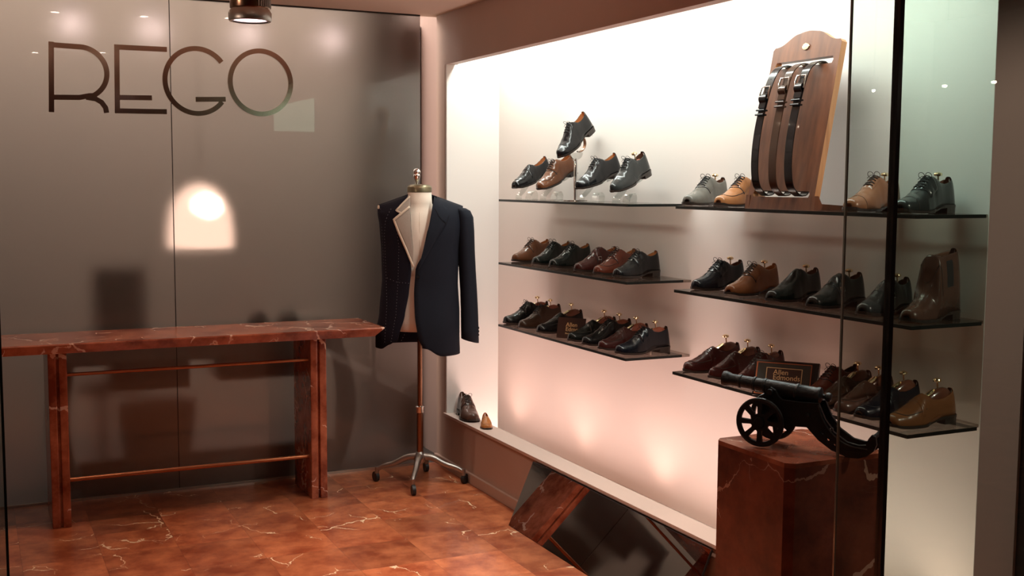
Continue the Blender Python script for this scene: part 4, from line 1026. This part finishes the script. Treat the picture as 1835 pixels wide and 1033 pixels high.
def belt(yc, leather, bz, label, shift):
    t = thing('leather_belt', label, 'belt', RK, group='belts looped through the wooden rack')
    hw = .020
    front = smoothpath([(.012, .541), (-.014, .538), (-.038, .515), (-.052, bz + .03), (-.058, bz - .06), (-.060, .26), (-.054, .16), (-.038, .085), (-.012, .060), (.012, .052)], 3)
    back = smoothpath([(.012, .052), (.038, .060), (.055, .13), (.075, .22), (.080, .30), (.068, .42), (.045, .50), (.030, .535), (.012, .541)], 3)
    loop = front + back[1:-1]
    b = BM(); P = [Vector(p) for p in loop]; K = len(P); rings = []
    for i, p in enumerate(P):
        d = (P[(i + 1) % K] - P[i - 1]).normalized(); n = Vector((-d[1], d[0])) * .0018
        tw = shift * sin(pi * max(0, min(1, (.54 - p[1]) / .5))) if p[0] < .012 else 0
        rings.append([b.verts.new(RT @ Vector((p[0] + s * n[0], y + yc + tw, p[1] + s * n[1]))) for s, y in ((-1, -hw), (-1, hw), (1, hw), (1, -hw))])
    for i in range(K):
        A, B2 = rings[i], rings[(i + 1) % K]
        for k in range(4): b.faces.new((A[k], A[(k + 1) % 4], B2[(k + 1) % 4], B2[k]))
    bmesh.ops.recalc_face_normals(b, faces=b.faces)
    obj('strap', b, M['L_' + leather], t, True)
    # buckle end lies over the strap
    def fx(z):
        best = min(front, key=lambda q: abs(q[1] - z)); return best[0]
    def tz(z): return shift * sin(pi * max(0, min(1, (.54 - z) / .5)))
    b = BM(); rings = []
    for i in range(9):
        z = bz - .012 - .055 * i / 8; x = fx(z) - .004 - .010 * sin(pi * min(1, i / 5)) * (1 if i < 5 else .0)
        w = hw * (.80 if i < 2 else .95)
        rings.append([b.verts.new(RT @ Vector((x + dx, yc + tz(z) + y, z))) for dx, y in ((-.003, -w), (-.003, w), (.001, w), (.001, -w))])
    for A, B2 in zip(rings, rings[1:]):
        for k in range(4): b.faces.new((A[k], A[(k + 1) % 4], B2[(k + 1) % 4], B2[k]))
    b.faces.new(rings[0]); b.faces.new(rings[-1][::-1]); bmesh.ops.recalc_face_normals(b, faces=b.faces)
    obj('belt_end', b, M['L_' + leather], t, True)
    b = BM(); x = fx(bz) - .008; c = yc + tz(bz)
    q = [(x, c - .024, bz + .014), (x, c + .024, bz + .014), (x - .004, c + .025, bz - .008), (x - .002, c + .024, bz - .030), (x - .002, c - .024, bz - .030), (x - .004, c - .025, bz - .008)]
    tube(b, [RT @ Vector(p) for p in q], .0032, 8, closed=True); tube(b, [RT @ Vector((x - .001, c, bz - .028)), RT @ Vector((x - .006, c, bz + .014))], .0018, 6)
    obj('buckle', b, M['chrome'], t, True)
    for dz in (.075, .092):
        z = bz - dz; x = fx(z); c = yc + tz(z)
        b = BM(); tube(b, [RT @ Vector(p) for p in ((x - .008, c - .023, z), (x - .008, c + .023, z), (x + .004, c + .023, z), (x + .004, c - .023, z))], .004, 6, closed=True); obj('keeper_loop', b, M['L_' + leather], t, True)
    b = BM()
    for z in (bz + .07, bz + .045, bz + .022):
        x = fx(z); p = RT @ Vector((x - .0022, yc + tz(z), z)); lathe(b, [(.0018, -.0006), (.0018, .0002)], tuple(p), 'x', 8)
    obj('punched_holes', b, M['rubber'], t)
belt(.102, 'black', .435, 'black leather belt, the left one on the wooden rack', .018)
belt(.004, 'darkbrown', .460, 'dark brown leather belt, the middle one on the wooden rack', .010)
belt(-.088, 'black', .462, 'black leather belt with the big silver buckle, the right one on the rack', .014)

# ------------------------------------------------------------------ pedestal and cannon
t = thing('pedestal', 'tall dark red marble pedestal carrying the toy cannon', 'pedestal', (1.998, 2.392, 0))
b = BM(); c = .020; x0, x1, y0, y1 = -.163, .160, -.160, .160
prism(b, [(x0 + c, y0), (x1 - c, y0), (x1, y0 + c), (x1, y1 - c), (x1 - c, y1), (x0 + c, y1), (x0, y1 - c), (x0, y0 + c)], 0, .838, 'xy')
obj('shaft', b, M['ped'], t)
b = BM(); prism(b, [(x0 + c, y0), (x1 - c, y0), (x1, y0 + c), (x1, y1 - c), (x1 - c, y1), (x0 + c, y1), (x0, y1 - c), (x0, y0 + c)], .838, .850, 'xy')
obj('lit_top', b, M['table'], t)  # same stone as the shaft, light on top put into a paler marble

CA = (1.925, 2.443, .850); yaw = atan2(.848, -.53)       # local +x = muzzle direction, +y = towards the viewer's left... side
t = thing('toy_cannon', 'black cast metal model cannon with spoked wheels on top of the marble pedestal', 'cannon', CA, (0, 0, yaw))
# barrel, slightly raised
bar = BM()
prof = [(.004, -.176), (.011, -.174), (.0125, -.168), (.010, -.162), (.0055, -.158), (.0055, -.152), (.015, -.150), (.0215, -.147), (.0225, -.140), (.0200, -.136), (.0200, -.090), (.0225, -.087), (.0215, -.082), (.0195, -.080), (.0188, .0), (.0205, .002), (.0205, .007), (.0180, .009), (.0175, .030), (.0200, .032), (.0200, .037), (.0172, .039), (.0168, .070), (.0190, .072), (.0190, .076), (.0165, .078), (.0165, .100), (.0200, .110), (.0215, .118), (.0200, .124), (.0130, .125), (.0120, .110), (.001, .108)]
lathe(bar, prof, (0, 0, 0), 'x', 32)
bmesh.ops.rotate(bar, verts=bar.verts, cent=(0, 0, 0), matrix=Matrix.Rotation(-.075, 3, 'Y')); bmesh.ops.translate(bar, verts=bar.verts, vec=(0, 0, .158))
obj('barrel', bar, M['barrel'], t, True)
b = BM(); tube(b, [(-.022, -.045, .150), (-.022, .045, .150)], .008, 12); obj('trunnion', b, M['barrel'], t, True)
ck = [(.006, .090), (.008, .128), (-.003, .140), (-.009, .155), (-.021, .162), (-.034, .155), (-.043, .140), (-.054, .131), (-.10, .130), (-.152, .132), (-.158, .118), (-.170, .092), (-.193, .062), (-.228, .040), (-.258, .035), (-.276, .038), (-.282, .055), (-.290, .066), (-.300, .062), (-.303, .042), (-.296, .024), (-.280, .010), (-.258, .001), (-.232, .0), (-.188, .014), (-.153, .036), (-.122, .066), (-.085, .064), (-.045, .062), (-.02, .070)]
for s in (-1, 1):
    b = BM(); y = s * .028
    prism(b, ck, y - .005, y + .005, 'xz', holes=[circ(-.163, .058, .0055), circ(-.186, .080 - .012, .0045), circ(-.179, .040, .0040), circ(-.196, .028, .0030)])
    c0 = obj('carriage_cheek', b, M['iron'], t)
    b = BM(); pts = smoothpath([(-.152, y + s * .006, .128), (-.165, y + s * .006, .088), (-.19, y + s * .006, .055), (-.23, y + s * .006, .030), (-.28, y + s * .006, .028)], 2); tube(b, pts, .0022, 6); obj('raised_rib', b, M['barrel'], c0, True)
    b = BM(); lathe(b, [(.005, -.002), (.005, .002), (.002, .003)], (-.125, y + s * .006, .099), 'y', 12); obj('bolt', b, M['barrel'], c0, True)
b = BM(); tube(b, [(-.292, -.034, .058), (-.292, .034, .058)], .006, 10); tube(b, [(-.14, -.03, .09), (-.14, .03, .09)], .005, 8); tube(b, [(.0, -.03, .10), (.0, .03, .10)], .005, 8); obj('cross_bar', b, M['iron'], t, True)
b = BM(); box(b, -.15, -.01, -.024, .024, .070, .084); obj('carriage_bed', b, M['iron'], t)
b = BM(); tube(b, [(-.002, -.060, .0655), (-.002, .060, .0655)], .006, 12); obj('axle', b, M['iron'], t, True)
def wheel_bm():
    b = BM(); R = .063
    holes = []
    for k in range(8):
        a0 = 2 * pi * k / 8 + .14; a1 = 2 * pi * (k + 1) / 8 - .14
        h = [(R * .83 * cos(a0 + (a1 - a0) * i / 6), R * .83 * sin(a0 + (a1 - a0) * i / 6)) for i in range(7)]
        am = (a0 + a1) / 2; h += [(R * .40 * cos(am + .16), R * .40 * sin(am + .16)), (R * .36 * cos(am), R * .36 * sin(am)), (R * .40 * cos(am - .16), R * .40 * sin(am - .16))]
        holes.append(h)
    prism(b, circ(0, 0, R, 56), -.0045, .0045, 'xz', holes=holes)
    tube(b, [(R * .97 * cos(2 * pi * i / 56), 0, R * .97 * sin(2 * pi * i / 56)) for i in range(56)], .0052, 8, closed=True)
    lathe(b, [(.013, -.009), (.015, -.004), (.015, .004), (.013, .009)], (0, 0, 0), 'y', 20)
    return b
wo = None
for s in (-1, 1):
    if wo is None: wo = obj('wheel', wheel_bm(), M['iron'], t, True); w2 = wo
    else: w2 = wo.copy(); COL.objects.link(w2)
    w2.location = (-.002, s * .052, .0682); w2.rotation_euler = (0, .2 if s < 0 else .0, 0)
